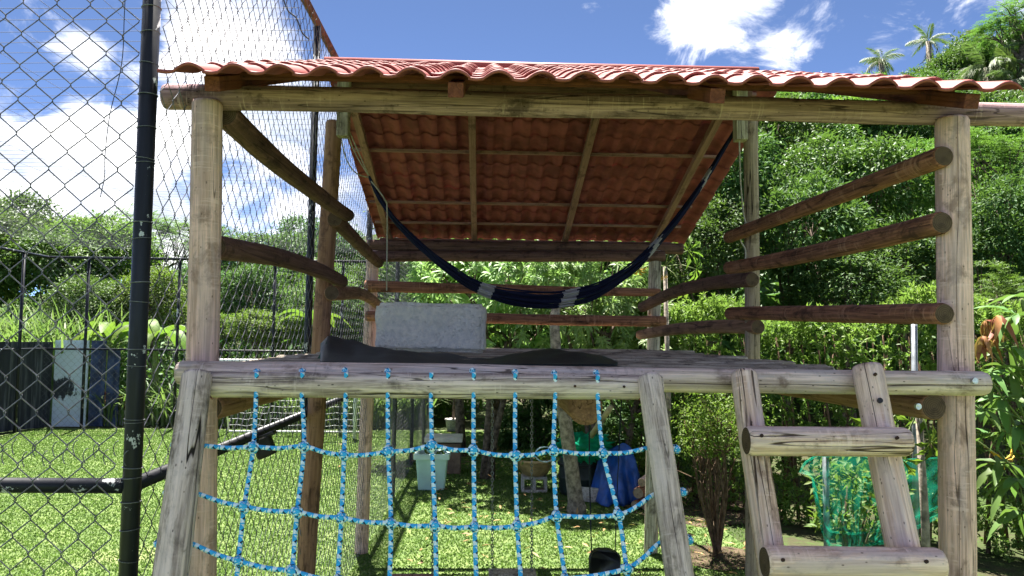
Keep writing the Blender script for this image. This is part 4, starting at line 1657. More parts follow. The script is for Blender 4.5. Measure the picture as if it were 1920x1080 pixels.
mb.tube([a, a.lerp(b, .33), a.lerp(b, .34), a.lerp(b, .66), a.lerp(b, .67), b], [.036, .035, .038, .034, .037, .033], 10)
o = build('bamboo_pole', mb, [M['bamboo']])
tag(o, 'short pale bamboo pole sticking up from the compost corner', 'pole')
mb = MB()
a = atY(1022, 852, 9.4)
mb.tube([a + Vector((math.cos(t) * .12, 0, math.sin(t) * .09)) for t in np.linspace(0.6, 6.0, 16)], 0.008, 6)
o = build('hose_loop', mb, plain('pale_hose', (0.45, 0.58, 0.66), .5))
tag(o, 'loop of pale blue hose by the clay bowl', 'hose')


# ------------------------------------------------------------------ chain link fences
def chainlink(mb_pts, name, origin, udir, width, z0, z1, cw, ch, rad, parent, mat, seed=0, wobble=0.012, segs=3, sag=None, ndir=None):
    """woven mesh: flat-coiled wires, each hooking into the next at every bend"""
    origin, udir = np.array(origin, float), np.array(udir, float)
    nd = np.array(ndir, float)
    cols = int(width / cw)
    rows = int((z1 - z0) / ch)
    k = np.arange(rows * 2 + 1)
    # two points per bend give the rounded elbow
    t = np.concatenate([[kk - 0.09, kk + 0.09] for kk in k])
    zz = z0 + t * ch / 2
    side = np.repeat(k % 2, 2)
    hook = np.tile([-1, 1], len(k))
    vs_, fs_ = [], []
    off = 0
    n = len(zz)
    for c in range(cols):
        par = c % 2
        s = side if par == 0 else 1 - side
        u = (c + s * 1.05 - 0.025) * cw
        d = hook * rad * 1.1 * np.where(s == 1, 1, -1)
        wx = np.array([noise.noise((c * 0.11 + seed, z * 1.1, seed)) for z in zz[::2]]).repeat(2) * wobble
        wz = np.array([noise.noise((c * 0.095 + seed, z * 1.3, seed + 9)) for z in zz[::2]]).repeat(2) * wobble
        wn_ = np.array([noise.noise((c * 0.04 + seed, z * 0.5, seed + 4)) for z in zz[::2]]).repeat(2) * wobble * 1.5
        p = origin[None] + udir[None] * (u + wx)[:, None] + np.array([0, 0, 1.0])[None] * (zz + wz)[:, None] + nd[None] * (d + wn_)[:, None]
        T = np.gradient(p, axis=0)
        T = unit(T)
        S = unit(np.cross(T, nd))
        B = np.cross(S, T)
        for q in range(segs):
            a = 2 * np.pi * q / segs
            vs_.append((p + (S * np.cos(a) + B * np.sin(a)) * rad)[:, None, :])
        ring = np.concatenate(vs_[-segs:], 1).reshape(-1, 3)
        vs_ = vs_[:-segs] + [ring]
        i = np.arange(n - 1)[:, None] * segs + off
        for q in range(segs):
            r_ = (q + 1) % segs
            fs_.append(np.concatenate([i + q, i + r_, i + segs + r_, i + segs + q], 1))
        off += n * segs
    V = np.concatenate(vs_)
    F = np.concatenate(fs_).ravel()
    nf = len(F) // 4
    me = raw_mesh(name, V, F, np.arange(nf) * 4, np.full(nf, 4), [mat])
    o = bpy.data.objects.new(name, me)
    link(o, parent)
    o['kind'] = 'stuff'
    return o


XF = atY(262, 540, 2.55).x
YC = 2.55
ZTOP = 4.08
fence = thing('court_fence', (XF, YC, 0), 'tall black pipe fence with chain link mesh beside the play tower', 'fence')


def pipe(name, pts, r, parent, mat='pipe', segs=14):
    pts = [Vector(p) for p in pts]
    if len(pts) == 2:
        L = (pts[1] - pts[0]).length
        mb = MB()
        mb.tube([(0, 0, 0), (0, 0, L * .5), (0, 0, L)], r, segs)
        return build(name, mb, M[mat], parent, axis_matrix(pts[0], pts[1]))
    mb = MB()
    mb.tube(pts, r, segs)
    return build(name, mb, M[mat], parent)


# near corner post leans a little as in the picture
ct = atY(284, 20, YC)
cbm = atY(241, 1060, YC)
kt = (ZTOP - ct.z) / (cbm.z - ct.z)
kb_ = (-0.05 - ct.z) / (cbm.z - ct.z)
pipe('fence_post', [ct + (cbm - ct) * kb_, ct + (cbm - ct) * kt], 0.0285, fence, segs=20)
fy = [5.0, 7.5, 10.0, 12.5, 15.0, 17.2]
for n_, y in enumerate(fy):
    pipe('fence_post', [(XF - 0.01, y, -0.05), (XF + 0.0, y, ZTOP)], 0.0285 if y > 5.1 else 0.024, fence)
pipe('top_rail', [(XF, YC, ZTOP), (XF, 17.2, ZTOP)], 0.026, fence, 'rustpipe')
zr = atY(262, 911, YC).z
pipe('lower_rail', [(XF, YC + 0.02, zr), (XF, 17.2, zr)], 0.024, fence)
pipe('lower_rail', [(XF - 3.5, YC, zr + .005), (XF - 0.02, YC, zr)], 0.0245, fence)
pipe('top_rail', [(XF - 3.5, YC, ZTOP), (XF, YC, ZTOP)], 0.026, fence)
chainlink(None, 'mesh', (XF - 2.2, YC - 0.03, 0), (1, 0, 0), 2.2, 0.02, ZTOP, 0.0515, 0.112, 0.0022, fence, M['wire'], 3, 0.022, 4, ndir=(0, 1, 0))
chainlink(None, 'mesh', (XF + 0.025, YC + 0.03, 0), (0, 1, 0), 14.6, 0.02, ZTOP, 0.0515, 0.112, 0.0019, fence, M['wire'], 11, 0.014, 3, ndir=(1, 0, 0))
# binding wires round the corner post
for py in (15, 62, 120, 178, 240, 298, 306, 417, 448, 530, 566, 655, 686, 786, 792, 876, 895, 940, 992, 1050):
    p = ct + (cbm - ct) * ((atY(262, py, YC).z - ct.z) / (cbm.z - ct.z))
    mb = MB()
    tl_ = random.uniform(-.12, .12)
    mb.tube([p + Vector((math.cos(t) * 0.0305, math.sin(t) * 0.0305, tl_ * 0.03 * math.cos(t))) for t in np.linspace(0, 2 * math.pi, 17)], random.choice((0.0012, 0.0018, 0.0012)), 5, caps=False)
    build('wire_tie', mb, M['tie'], fence)
# twisted wire ends along the seam in the near mesh
for k in range(14):
    px = -10 + k * 19
    p = atY(px, 838 + 18 * (k % 2) + random.uniform(-4, 4), YC - 0.03)
    mb = MB()
    mb.tube([p + Vector((math.cos(t * 5) * 0.008 * (1 - t * .3), -0.004, 0.02 - 0.04 * t + math.sin(t * 5) * 0.008)) for t in np.linspace(0, 1, 12)], 0.0016, 5)
    build('twisted_wire', mb, M['wire'], fence)
# a slack cable hanging down by the mesh
mb = MB()
mb.tube(smooth_path([atY(236, -40, 2.7), atY(233, 30, 2.7), atY(228, 120, 2.7), atY(206, 215, 2.7), atY(197, 290, 2.7), atY(196, 330, 2.7), atY(188, 370, 2.7)], 6), 0.0016, 5)
o = build('hanging_cable', mb, M['netline'])
tag(o, 'thin dark cable hanging loose behind the near fence mesh', 'cable')
mb = MB()
mb.tube(smooth_path([atY(530, -6, 5.2), atY(540, 20, 5.2), atY(556, 34, 5.2), atY(566, 60, 5.2), atY(580, 74, 5.2)], 5), 0.006, 6)
o = build('power_cable', mb, M['netline'])
tag(o, 'black cable drooping along the fence top rail', 'cable')
# floodlight clamped to the lower rail
fp = atY(496, 838, 3.9)
fl = thing('floodlight', tuple(fp), 'small black floodlight hanging from the slanting lower fence rail', 'lamp')
mb = MB()
mb.box(fp + Vector((0, 0, 0)), (0.095, 0.06, 0.10), Matrix.Rotation(R(-24), 3, 'Y'), 0, 0.014)
build('housing', mb, M['floodlamp'], fl)
mb = MB()
mb.box(fp + Vector((0.012, 0, 0.058)), (0.085, 0.05, 0.02), Matrix.Rotation(R(-24), 3, 'Y'), 0, 0.004)
build('bracket', mb, M['blackplastic'], fl)

# ceiling net over the court
cn = thing('court_net', (-5, 10, 4.0), 'dark twine net stretched as a ceiling over the ball court', 'net')
mb = MB()
zc = 3.98
for y in np.arange(2.7, 17.1, 0.18):
    zz = [zc - 0.10 * math.sin(math.pi * t) + 0.02 * noise.noise((y, t * 4, 0)) for t in np.linspace(0, 1, 7)]
    mb.tube([(XF - 8.3 * t, y + 0.03 * noise.noise((y * 3, t * 3, 5)), z) for t, z in zip(np.linspace(0, 1, 7), zz)], 0.0019, 3, caps=False)
for x in np.arange(XF - 8.3, XF - 0.05, 0.36):
    t_ = (XF - x) / 8.3
    mb.tube([(x, y, zc - 0.10 * math.sin(math.pi * t_) + 0.004) for y in np.linspace(2.7, 17.1, 5)], 0.0017, 3, caps=False)
o = build('twine', mb, M['netline'], cn)
o['kind'] = 'stuff'

# ------------------------------------------------------------------ far side of the court
YB2 = 17.2
XC = -9.6
ZF2 = 3.72
bf = thing('far_fence', (-5, YB2, 0), 'black pipe fence with fine mesh at the far end of the court', 'fence')
pipe('top_rail', [(XC, YB2, ZF2), (XF, YB2, ZF2)], 0.03, bf)
pipe('top_rail', [(XC, 9.0, ZF2), (XC, YB2, ZF2)], 0.03, bf)
zm = atY(300, 656, YB2).z
pipe('middle_rail', [(XC, YB2, zm), (XF, YB2, zm)], 0.022, bf)
pipe('middle_rail', [(XC, 9.0, zm), (XC, YB2, zm)], 0.022, bf)
for px in (160, 332, 512, 640):
    p = atY(px, 640, YB2)
    pipe('fence_post', [(p.x, YB2, 0), (p.x, YB2, ZF2)], 0.032, bf)
for y in (16.3, 13.8, 11.4):
    pipe('fence_post', [(XC, y, 0), (XC, y, ZF2)], 0.032, bf)
chainlink(None, 'mesh', (XC, YB2 - 0.03, 0), (1, 0, 0), XF - XC, 0.02, ZF2, 0.075, 0.16, 0.0020, bf, M['farwire'], 21, 0.01, 3, ndir=(0, 1, 0))

# painted sheet panels behind the fence corner


def panel(name, pa, pb, yb, ztop, mat, label, corr=0.0):
    a, b = Vector(pa), Vector(pb)
    L = (b - a).length
    n = max(2, int(L / 0.06)) if corr else 2
    V, F = [], []
    for lay in (0.0, 0.03):
        for i in range(n + 1):
            t = i / n
            d = corr * (0.5 - 0.5 * math.cos(2 * math.pi * t * L / 0.24)) + lay
            for z in (0.0, ztop):
                V.append((t * L - L / 2, d, z - ztop / 2))
    m = (n + 1) * 2
    for i in range(n):
        q = (2 * i, 2 * i + 2, 2 * i + 3, 2 * i + 1)
        F.append(q)
        F.append(tuple(m + k for k in q[::-1]))
        F.append((2 * i + 1, 2 * i + 3, m + 2 * i + 3, m + 2 * i + 1))
    F.append((0, 1, m + 1, m))
    F.append((2 * n + 1, 2 * n, m + 2 * n, m + 2 * n + 1))
    mb = MB()
    mb.add(V, F)
    d = (b - a).normalized()
    Mw = Matrix.Translation((a + b) / 2 + Vector((0, 0, ztop / 2))) @ Matrix.Rotation(math.atan2(d.y, d.x), 4, 'Z')
    o = build(name, mb, M[mat], None, Mw, False)
    tag(o, label, 'panel')
    return o


YW = 17.45
xa, xb, xc_, xd_ = atY(100, 720, YW).x, atY(163, 720, YW).x, atY(192, 720, YW).x, atY(217, 720, YW).x
panel('wall_panel', (-10.6, 14.4, 0), (xa - 0.02, YW, 0), 0, 1.86, 'panelblack', 'black washed corrugated panel left of the white panel', 0.03)
panel('wall_panel', (xa, YW, 0), (xb, YW, 0), 0, 1.90, 'panelwhite', 'pale blue white panel with a black paint smear')
panel('wall_panel', (xb + 0.02, YW + 0.08, 0), (xc_, YW + 0.08, 0), 0, 1.90, 'bluepaint', 'dark blue panel next to the white panel', 0.02)
panel('wall_panel', (xc_ + 0.02, YW + 0.14, 0), (xd_, YW + 0.14, 0), 0, 1.72, 'bluepaint', 'shorter dark blue panel at the end of the row', 0.02)
# heap of bricks by the panels
for k in range(14):
    px = 206 + (k % 4) * 9 + random.uniform(-2, 2)
    p = atY(px, 750, 18.0)
    mb = MB()
    mb.box((0, 0, 0), (0.20, 0.10, 0.09), None, 0, 0.004)
    o = build('brick', mb, M['brickheap'], None, Matrix.Translation((p.x, 17.9 + random.uniform(-.1, .1), 0.05 + 0.1 * (k // 4) + 0.35)) @ Matrix.Rotation(random.uniform(-.4, .4), 4, 'Z'), False)
    tag(o, 'red brick in the stack beside the dark blue panels', 'brick', 'brick stack by the panels')
for k in range(2):
    mb = MB()
    p = atY(215 + k * 14, 790, 17.9)
    mb.box((p.x, 17.9, 0.17), (0.22, 0.2, 0.34), None, 0, 0.01)
    tag(build('hollow_block', mb, M['cinder'], None, None, False), 'grey block carrying the brick stack, ' + ('left' if k == 0 else 'right'), 'concrete block')

# small goal with net
YG = 15.6
ga, gb = atY(404, 676, YG), atY(668, 678, YG)
zg = ga.z
goal = thing('ball_goal', ((ga.x + gb.x) / 2, YG, 0), 'small white pipe goal with a pale net on the far lawn', 'goal')
pipe('crossbar', [(ga.x, YG, zg), (gb.x, YG, zg)], 0.038, goal, 'whitepipe')
for x in (ga.x, gb.x):
    pipe('goal_post', [(x, YG, 0), (x, YG, zg)], 0.036, goal, 'whitepipe')
    pipe('stay', [(x, YG, zg), (x, YG + 0.45, zg - 0.05), (x, YG + 0.95, 0.03)], 0.018, goal, 'whitepipe')
pipe('ground_bar', [(ga.x, YG + 0.95, 0.03), (gb.x, YG + 0.95, 0.03)], 0.018, goal, 'whitepipe')
mb = MB()
for t in np.linspace(0, 1, 30):
    x = ga.x + (gb.x - ga.x) * t
    mb.tube([(x, YG + .02, zg), (x, YG + .5, zg - .16 + .05 * math.sin(t * 9)), (x + .02 * math.sin(t * 21), YG + .8, zg * .5), (x, YG + .94, .03)], 0.004, 3, caps=False)
for s in np.linspace(0, 1, 17):
    row = []
    for t in np.linspace(0, 1, 16):
        x = ga.x + (gb.x - ga.x) * t
        y = YG + np.interp(s, [0, .3, .65, 1], [.02, .5, .8, .94])
        z = np.interp(s, [0, .3, .65, 1], [zg, zg - .16 + .05 * math.sin(t * 9), zg * .5, .03])
        row.append((x, y, z + .02 * math.sin(t * 40)))
    mb.tube(row, 0.004, 3, caps=False)
o = build('net', mb, M['goalnet'], goal)
o['kind'] = 'stuff'

# ------------------------------------------------------------------ vegetation prototypes
CB = [crown_broad('crown', 100 + k, M[m], 2.0, fl_, 520, 24, L_, W_, 11) for k, (m, fl_, L_, W_) in enumerate((('leaf_broad', .85, .15, .065), ('leaf_broad', .7, .17, .07), ('leaf_dark', .9, .16, .055), ('leaf_dark', .8, .14, .055), ('leaf_lime', .8, .15, .07), ('leaf_lime', .7, .13, .055)))]
CM = [crown_mango('crown', 200 + k, M['leaf_mango'], 1.8, .85, 360, 13) for k in range(2)]
CF = [crown_feather('crown', 300 + k, M['leaf_feather'], 2.0, .65) for k in range(3)]
PROTO = {'b0': CB[0], 'b1': CB[1], 'd0': CB[2], 'd1': CB[3], 'l0': CB[4], 'l1': CB[5], 'm0': CM[0], 'm1': CM[1], 'f0': CF[0], 'f1': CF[1], 'f2': CF[2]}
LIMBS = {}


def tree(name, kind, px, py, Y, rad, label, group=None, sq=1.0, bark='bark', r0=0.10, stems=1, rot=None, zmin=None):
    """crown centre seen at (px, py) at depth Y, crown radius rad; trunk down to the terrain"""
    c = atY(px, py, Y)
    me, C, r = PROTO[kind]
    R0 = 1.8 if kind[0] == 'm' else 2.0
    g = terrain(c.x, c.y) - 0.05
    S = rad / R0
    hgt = max(0.3, (c.z - g))
    root = empty(name, (c.x, c.y, g))
    tag(root, label, 'tree' if 'shrub' not in name else 'shrub', group)
    a = random.uniform(0, 6.28) if rot is None else rot
    cr = bpy.data.objects.new('crown', me)
    link(cr, root, Matrix.Translation(c) @ Matrix.Rotation(a, 4, 'Z') @ Matrix.Diagonal((S, S, S * sq, 1)))
    ca, sa_ = math.cos(a), math.sin(a)
    C2 = np.array([[x * ca - y * sa_, x * sa_ + y * ca, z * sq] for x, y, z in C]) * S
    th = max(0.25, hgt - rad * 0.45 * sq)
    lm = limb_mesh('trunk', len(WLOC), th, C2, np.array(r) * S, r0 * max(0.5, S), M[bark], crownz=hgt - th, stems=stems)
    link(bpy.data.objects.new('trunk', lm), root, Matrix.Translation((c.x, c.y, g)))
    return root


def forest(name, seed, pts, mat, per=26, L=0.26, W=0.12, spread=0.45):
    """far wood that reads as one mass: leafy clumps along a bank of crowns"""
    rg = np.random.default_rng(seed)
    P = np.array(pts)
    p = np.repeat(P, per, 0) + rg.normal(size=(len(P) * per, 3)) * spread * np.array([1, 1, .7])
    d = unit(rg.normal(size=p.shape) + np.array([0, -.3, -.2]))
    nn = unit(rg.normal(size=p.shape) * .5 + np.array([0, -.4, .8]))
    tint = np.clip(np.repeat(rg.random(len(P)), per) * .6 + rg.random(len(p)) * .4, 0, 1)
    me = leaf_mesh(name, p, d, nn, L * (.7 + .6 * rg.random(len(p))), W, tint, mat)
    return stuff(link(bpy.data.objects.new(name, me)))


# the wooded hillside on the right, nearest trees first
HG = 'trees on the wooded hillside'
hill = [
    # near row behind the hedge
    ('d0', 1345, 330, 12.5, 1.25, 'glossy dark tree beside the right edge of the roof', 1.0),
    ('d1', 1325, 475, 11.5, 1.10, 'low glossy tree just right of the back beam', .9),
    ('d0', 1475, 420, 12.0, 1.30, 'large dark glossy tree right of the grey middle post', 1.0),
    ('d1', 1560, 545, 11.0, 1.05, 'bushy dark tree between the two lower right rails', .8),
    ('b0', 1590, 350, 14.0, 1.35, 'medium green tree behind the upper right rail', 1.0),
    ('d0', 1690, 500, 12.0, 1.20, 'dark tree close left of the right front post', 1.0),
    ('f0', 1700, 330, 15.0, 1.40, 'bright feathery tree left of the right front post', .9),
    ('f1', 1870, 310, 13.0, 1.35, 'bright feathery tree right of the right front post', .9),
    ('d1', 1875, 455, 12.0, 1.10, 'dark vine-hung tree at the right picture edge', 1.1),
    ('f2', 1880, 560, 10.5, 0.80, 'low feathery tree above the red mango shoots', .8),
    # middle rows
    ('b1', 1415, 262, 18.0, 1.5, 'pale leafy tree behind the top of the grey middle post', 1.0),
    ('b0', 1500, 290, 20.0, 1.7, 'round green tree under the right half of the top beam', 1.0),
    ('f2', 1455, 245, 24.0, 1.8, 'feathery tree showing under the top beam beside the roof edge', .9),
    ('l0', 1590, 262, 22.0, 1.8, 'yellow green tree under the top beam left of the right post', .9),
    ('d0', 1660, 255, 21.0, 1.7, 'dark tree under the top beam near the right post', 1.0),
    ('b1', 1560, 225, 27.0, 1.7, 'bushy tree seen in the gap between roof and top beam', 1.0),
    ('f0', 1650, 235, 28.0, 1.9, 'feathery tree seen in the gap below the right eave', .9),
    ('d1', 1745, 230, 23.0, 1.8, 'dark tree behind the top of the right front post', 1.0),
    ('b0', 1850, 250, 20.0, 1.6, 'dense green tree below the beam end at the right', 1.0),
    ('d0', 1930, 260, 18.0, 1.6, 'dark tree cut by the right picture edge below the beam', 1.0),
    # skyline
    ('b0', 1495, 198, 36.0, 2.0, 'small treetop peeking over the roof right of centre', .9),
    ('f1', 1590, 205, 36.0, 2.1, 'skyline tree hidden behind the roof near the lower palm', .9),
    ('b1', 1705, 172, 33.0, 1.5, 'skyline tree at the foot of the two palms', .8),
    ('d0', 1790, 140, 30.0, 1.9, 'dark round skyline tree just above the right eave', .9),
    ('b0', 1855, 118, 31.0, 2.0, 'bushy skyline tree below the tall overhanging tree', .9),
    ('d1', 1925, 130, 29.0, 2.2, 'dark skyline tree at the right picture edge', 1.1),
]
for k, px, py, Y, rad, lab, sq in hill:
    tree('hill_tree', k, px, py, Y, rad, lab, HG, sq)

# airy tall tree leaning in at the top right corner
tt = tree('tall_tree', 'f2', 1905, 40, 26.0, 1.7, 'tall airy tree with dark branches in the top right corner', None, .75, r0=.2)
# far wood filling the hillside between the single trees
pts = []
rg = random.Random(5)
while len(pts) < 2600:
    Y = rg.uniform(15, 44)
    px = rg.uniform(1180, 2050)
    x = atY(px, 600, Y).x
    g = terrain(x, Y)
    pts.append((x, Y, g + rg.uniform(0.2, 3.4)))
forest('hillside_wood', 31, pts, M['leaf_broad'], 26, .28, .13, .5)['label'] = 'dense undergrowth and far treetops of the wooded hillside'

# centre: mango trees behind the deck
tree('mango_tree', 'm0', 930, 560, 11.4, 1.55, 'mango tree with long narrow leaves seen across the deck', None, .9, r0=.1, stems=4, bark='bark')
tree('mango_tree', 'm1', 1090, 545, 10.4, 1.35, 'mango tree of bright rosettes below the hammock', None, 1.0, r0=.09, stems=2)
tree('mango_tree', 'm0', 1180, 640, 10.2, 1.00, 'low mango tree beside the right back post', None, 1.0, r0=.08)
tree('lime_tree', 'l0', 860, 480, 13.5, 1.5, 'yellow green tree behind the left half of the hammock', None, 1.0)
tree('shade_tree', 'd0', 1130, 420, 15.0, 2.2, 'dark tree behind the right end of the back beams', None, 1.0)
tree('shade_tree', 'b0', 1000, 560, 16.0, 2.4, 'green tree filling the view behind the mango trees', None, 1.1)
tree('shade_tree', 'd1', 1230, 640, 12.5, 1.6, 'dark tree behind the right back post', None, 1.0)
tree('shade_tree', 'd1', 1010, 790, 14.5, 1.3, 'dark low tree behind the clay bowl', None, .8)
tree('shade_tree', 'd0', 1160, 800, 12.0, 1.2, 'dark low tree above the blue tarp', None, .8)
tree('shade_tree', 'l1', 850, 680, 19.5, 1.8, 'sunlit light green tree at the end of the fence', None, .9)

# slender trunk standing before the barrel
tb = atZ(1082, 962, 0)
pw = thing('papaya_tree', (tb.x, tb.y, 0), 'slender pale trunk with a leafy top rising behind the deck', 'tree')
mb = MB()
tp_ = [tb, atY(1072, 880, tb.y), atY(1056, 760, tb.y), atY(1046, 690, tb.y + .1), atY(1040, 600, tb.y + .2), atY(1052, 540, tb.y + .3)]
mb.tube(smooth_path(tp_, 5), [0.115] * 2 + list(np.linspace(.09, .05, 24)), 12)
build('trunk', mb, M['palebark'], pw)
me, C, r = PROTO['m1']
link(bpy.data.objects.new('crown', me), pw, Matrix.Translation(tp_[-1] + Vector((0.1, .3, .25))) @ Matrix.Scale(.34, 4))


# ---------------- palmate leaves of the papaya plants
def palm_leaf(name, mat, Rl=0.24, lobes=7):
    mb = MB()
    V = [(0, 0, 0)]
    F = []
    for k in range(lobes):
        a = (k - (lobes - 1) / 2) * 0.72
        ln = Rl * (1 - 0.09 * abs(k - (lobes - 1) / 2))
        d = Vector((math.sin(a), math.cos(a), 0))
        s = Vector((math.cos(a), -math.sin(a), 0))
        b = len(V)
        V += [d * ln * .45 + s * ln * .07 + Vector((0, 0, .01)), d * ln * .62 + s * ln * .17 + Vector((0, 0, .0)), d * ln * .8 + s * ln * .06 + Vector((0, 0, -.02)), d * ln + Vector((0, 0, -.06)),
              d * ln * .8 - s * ln * .06 + Vector((0, 0, -.02)), d * ln * .62 - s * ln * .17, d * ln * .45 - s * ln * .07 + Vector((0, 0, .01)), d * ln * .6 + Vector((0, 0, -.012))]
        F += [(0, b, b + 7), (b, b + 1, b + 7), (b + 1, b + 2, b + 7), (b + 2, b + 3, b + 7), (b + 3, b + 4, b + 7), (b + 4, b + 5, b + 7), (b + 5, b + 6, b + 7), (b + 6, 0, b + 7)]
    mb.add(V, F)
    me = mesh_from(mb, name, [mat], False)
    a = me.attributes.new('tint', 'FLOAT', 'POINT')
    a.data.foreach_set('value', np.random.default_rng(4).uniform(.3, 1, len(V)).astype(np.float32))
    return me


PL = palm_leaf('leaf', M['leaf_lime'])
PLY = palm_leaf('leaf', M['yellowleaf'], .16)


def facing(p, tilt, roll, droop=0.4):
    """leaf turned towards the light, tip pointing along roll"""
    return Matrix.Translation(p) @ Matrix.Rotation(roll, 4, 'Y') @ Matrix.Rotation(R(60) + tilt, 4, 'X')


def papaya(name, base, head, leaves, label, yellow=()):
    b, h = Vector(base), Vector(head)
    t = thing(name, (b.x, b.y, 0), label, 'plant')
    mb = MB()
    mb.tube([b, b.lerp(h, .5) + Vector((.02, 0, 0)), h], [.032, .028, .022], 9)
    build('trunk', mb, M['palebark'], t)
    for (px, py, Y, roll, S, col) in leaves:
        p = atY(px, py, Y)
        st = MB()
        st.tube([h, h.lerp(p, .5) + Vector((0, 0, .04)), p], .006, 5)
        build('leaf_stalk', st, M['greenstem'], t)
        o = bpy.data.objects.new('leaf', PLY if col else PL)
        link(o, t, facing(p, random.uniform(-.3, .3), roll) @ Matrix.Scale(S, 4))
        if col:
            o['label'] = 'withered yellow leaf'
    return t


papaya('papaya_plant', (atY(1252, 640, 8.3).x, 8.3, 0), atY(1247, 500, 8.3),
       [(1290, 470, 8.1, 1.0, 1.1, 0), (1305, 505, 8.1, 2.0, .8, 0), (1262, 455, 8.3, .2, 1.0, 0), (1280, 540, 8.2, 2.6, .7, 0), (1198, 505, 8.1, 3.6, .75, 1), (1246, 520, 8.2, 3.0, .35, 1)],
       'young papaya plant with a yellow leaf behind the right back post')
papaya('papaya_plant', (atY(1716, 900, 5.2).x + .05, 5.2, 0), atY(1722, 770, 5.2),
       [(1665, 762, 5.1, -1.9, .9, 0), (1650, 800, 5.1, -2.2, .9, 0), (1690, 860, 5.0, -2.4, .9, 0), (1740, 780, 5.2, -.4, .8, 0), (1640, 738, 5.3, -1.4, .6, 0), (1882, 862, 4.9, 3.0, .8, 1), (1745, 830, 5.1, 2.4, .7, 0)],
       'young papaya plant between ladder and right post with one withered leaf')

# ---------------- hedge on the right
hed = thing('hedge', (3.6, 7.8, 0), 'long dense green hedge behind the ladder and right rails', 'hedge')
rg = np.random.default_rng(77)
ha, hb = np.array([1.9, 10.2]), np.array([5.9, 6.2])
hd = (hb - ha) / np.linalg.norm(hb - ha)
hn = np.array([-hd[1], hd[0]])
if hn[1] > 0:
    hn = -hn
hl = np.linalg.norm(hb - ha)
NH = 5200
s = rg.random(NH) * hl
zt_ = 2.28 + 0.12 * np.sin(s * 2.1) + 0.10 * np.sin(s * 5.3 + 1)
topm = rg.random(NH) < 0.34
z = np.where(topm, zt_ + rg.normal(size=NH) * .05, rg.random(NH) * zt_)
bulge = 0.16 * np.sin(s * 3.1 + z * 2.2) + 0.12 * np.sin(s * 1.3 - z * 4)
dep = np.where(topm, rg.uniform(-.7, .1, NH), bulge - np.abs(rg.normal(size=NH)) * .14)
hp = np.stack([ha[0] + hd[0] * s + hn[0] * dep, ha[1] + hd[1] * s + hn[1] * dep, z], 1)
per = 13
p = np.repeat(hp, per, 0)
ax = unit(np.where(topm[:, None], np.array([[0, 0, 1.0]]), np.array([[hn[0], hn[1], .45]])) + rg.normal(size=(NH, 3)) * .35)
axr = np.repeat(ax, per, 0)
d = unit(axr * 0.75 + rg.normal(size=p.shape) * .55)
p = p + axr * (rg.random((len(p), 1)) * .11 - .04)
nn = unit(axr * .6 + rg.normal(size=p.shape) * .5 + np.array([0, 0, .5]))
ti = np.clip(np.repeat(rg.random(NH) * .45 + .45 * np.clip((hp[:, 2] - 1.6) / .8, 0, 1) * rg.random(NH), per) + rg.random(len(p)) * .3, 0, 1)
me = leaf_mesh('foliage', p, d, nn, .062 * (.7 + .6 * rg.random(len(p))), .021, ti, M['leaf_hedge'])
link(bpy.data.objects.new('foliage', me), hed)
mb = MB()
for k in range(60):
    t = (k + .5) / 60 * hl
    x, y = ha + hd * t - hn * random.uniform(.1, .5)
    mb.tube([(x, y, 0), (x + random.uniform(-.1, .1), y, .8), (x + random.uniform(-.25, .25), y + random.uniform(-.1, .1), 2.1)], [.022, .016, .008], 5)
build('stems', mb, M['stem'], hed)

# galvanised posts in front of the hedge
for px, y0, Y, lab in ((1714, 608, 6.5, 'grey galvanised pipe post in front of the hedge by the ladder'), (1548, 852, 6.0, 'grey pipe post inside the green net')):
    p = atY(px, y0, Y)
    q = atY(px + 2, 1000, Y)
    o = pipe('pipe_post', [(q.x, Y, 0), p], 0.025, None, 'galv', 10)
    tag(o, lab, 'post')

# green shade net round a sapling
nu, nv = 46, 26
V, F = [], []
for i in range(nu + 1):
    u = i / nu
    px = 1500 + 262 * u
    ytop = interp(px, [1500, 1508, 1530, 1620, 1640, 1700, 1762], [885, 868, 855, 855, 862, 862, 858])
    ybot = interp(px, [1500, 1530, 1550, 1600, 1680, 1762], [900, 1000, 1022, 1028, 1012, 965])
    for j in range(nv + 1):
        v = j / nv
        py = ytop + (ybot - ytop) * v
        pxx = px + (interp(v, [0, .15, .3, .6, 1], [0, -4, 10, 22, 24]) * max(0, 1 - u * 4))
        Y = 6.05 - 0.32 * math.sin(math.pi * min(1, u * 2.2)) * (0.5 + .5 * v) + 0.05 * math.sin(u * 40 + v * 3) * v + 0.06 * noise.noise((u * 6, v * 4, 3))
        V.append(atY(pxx, py, Y))
for i in range(nu):
    for j in range(nv):
        a = i * (nv + 1) + j
        F.append((a, a + 1, a + nv + 2, a + nv + 1))
mb = MB()
mb.add(V, F)
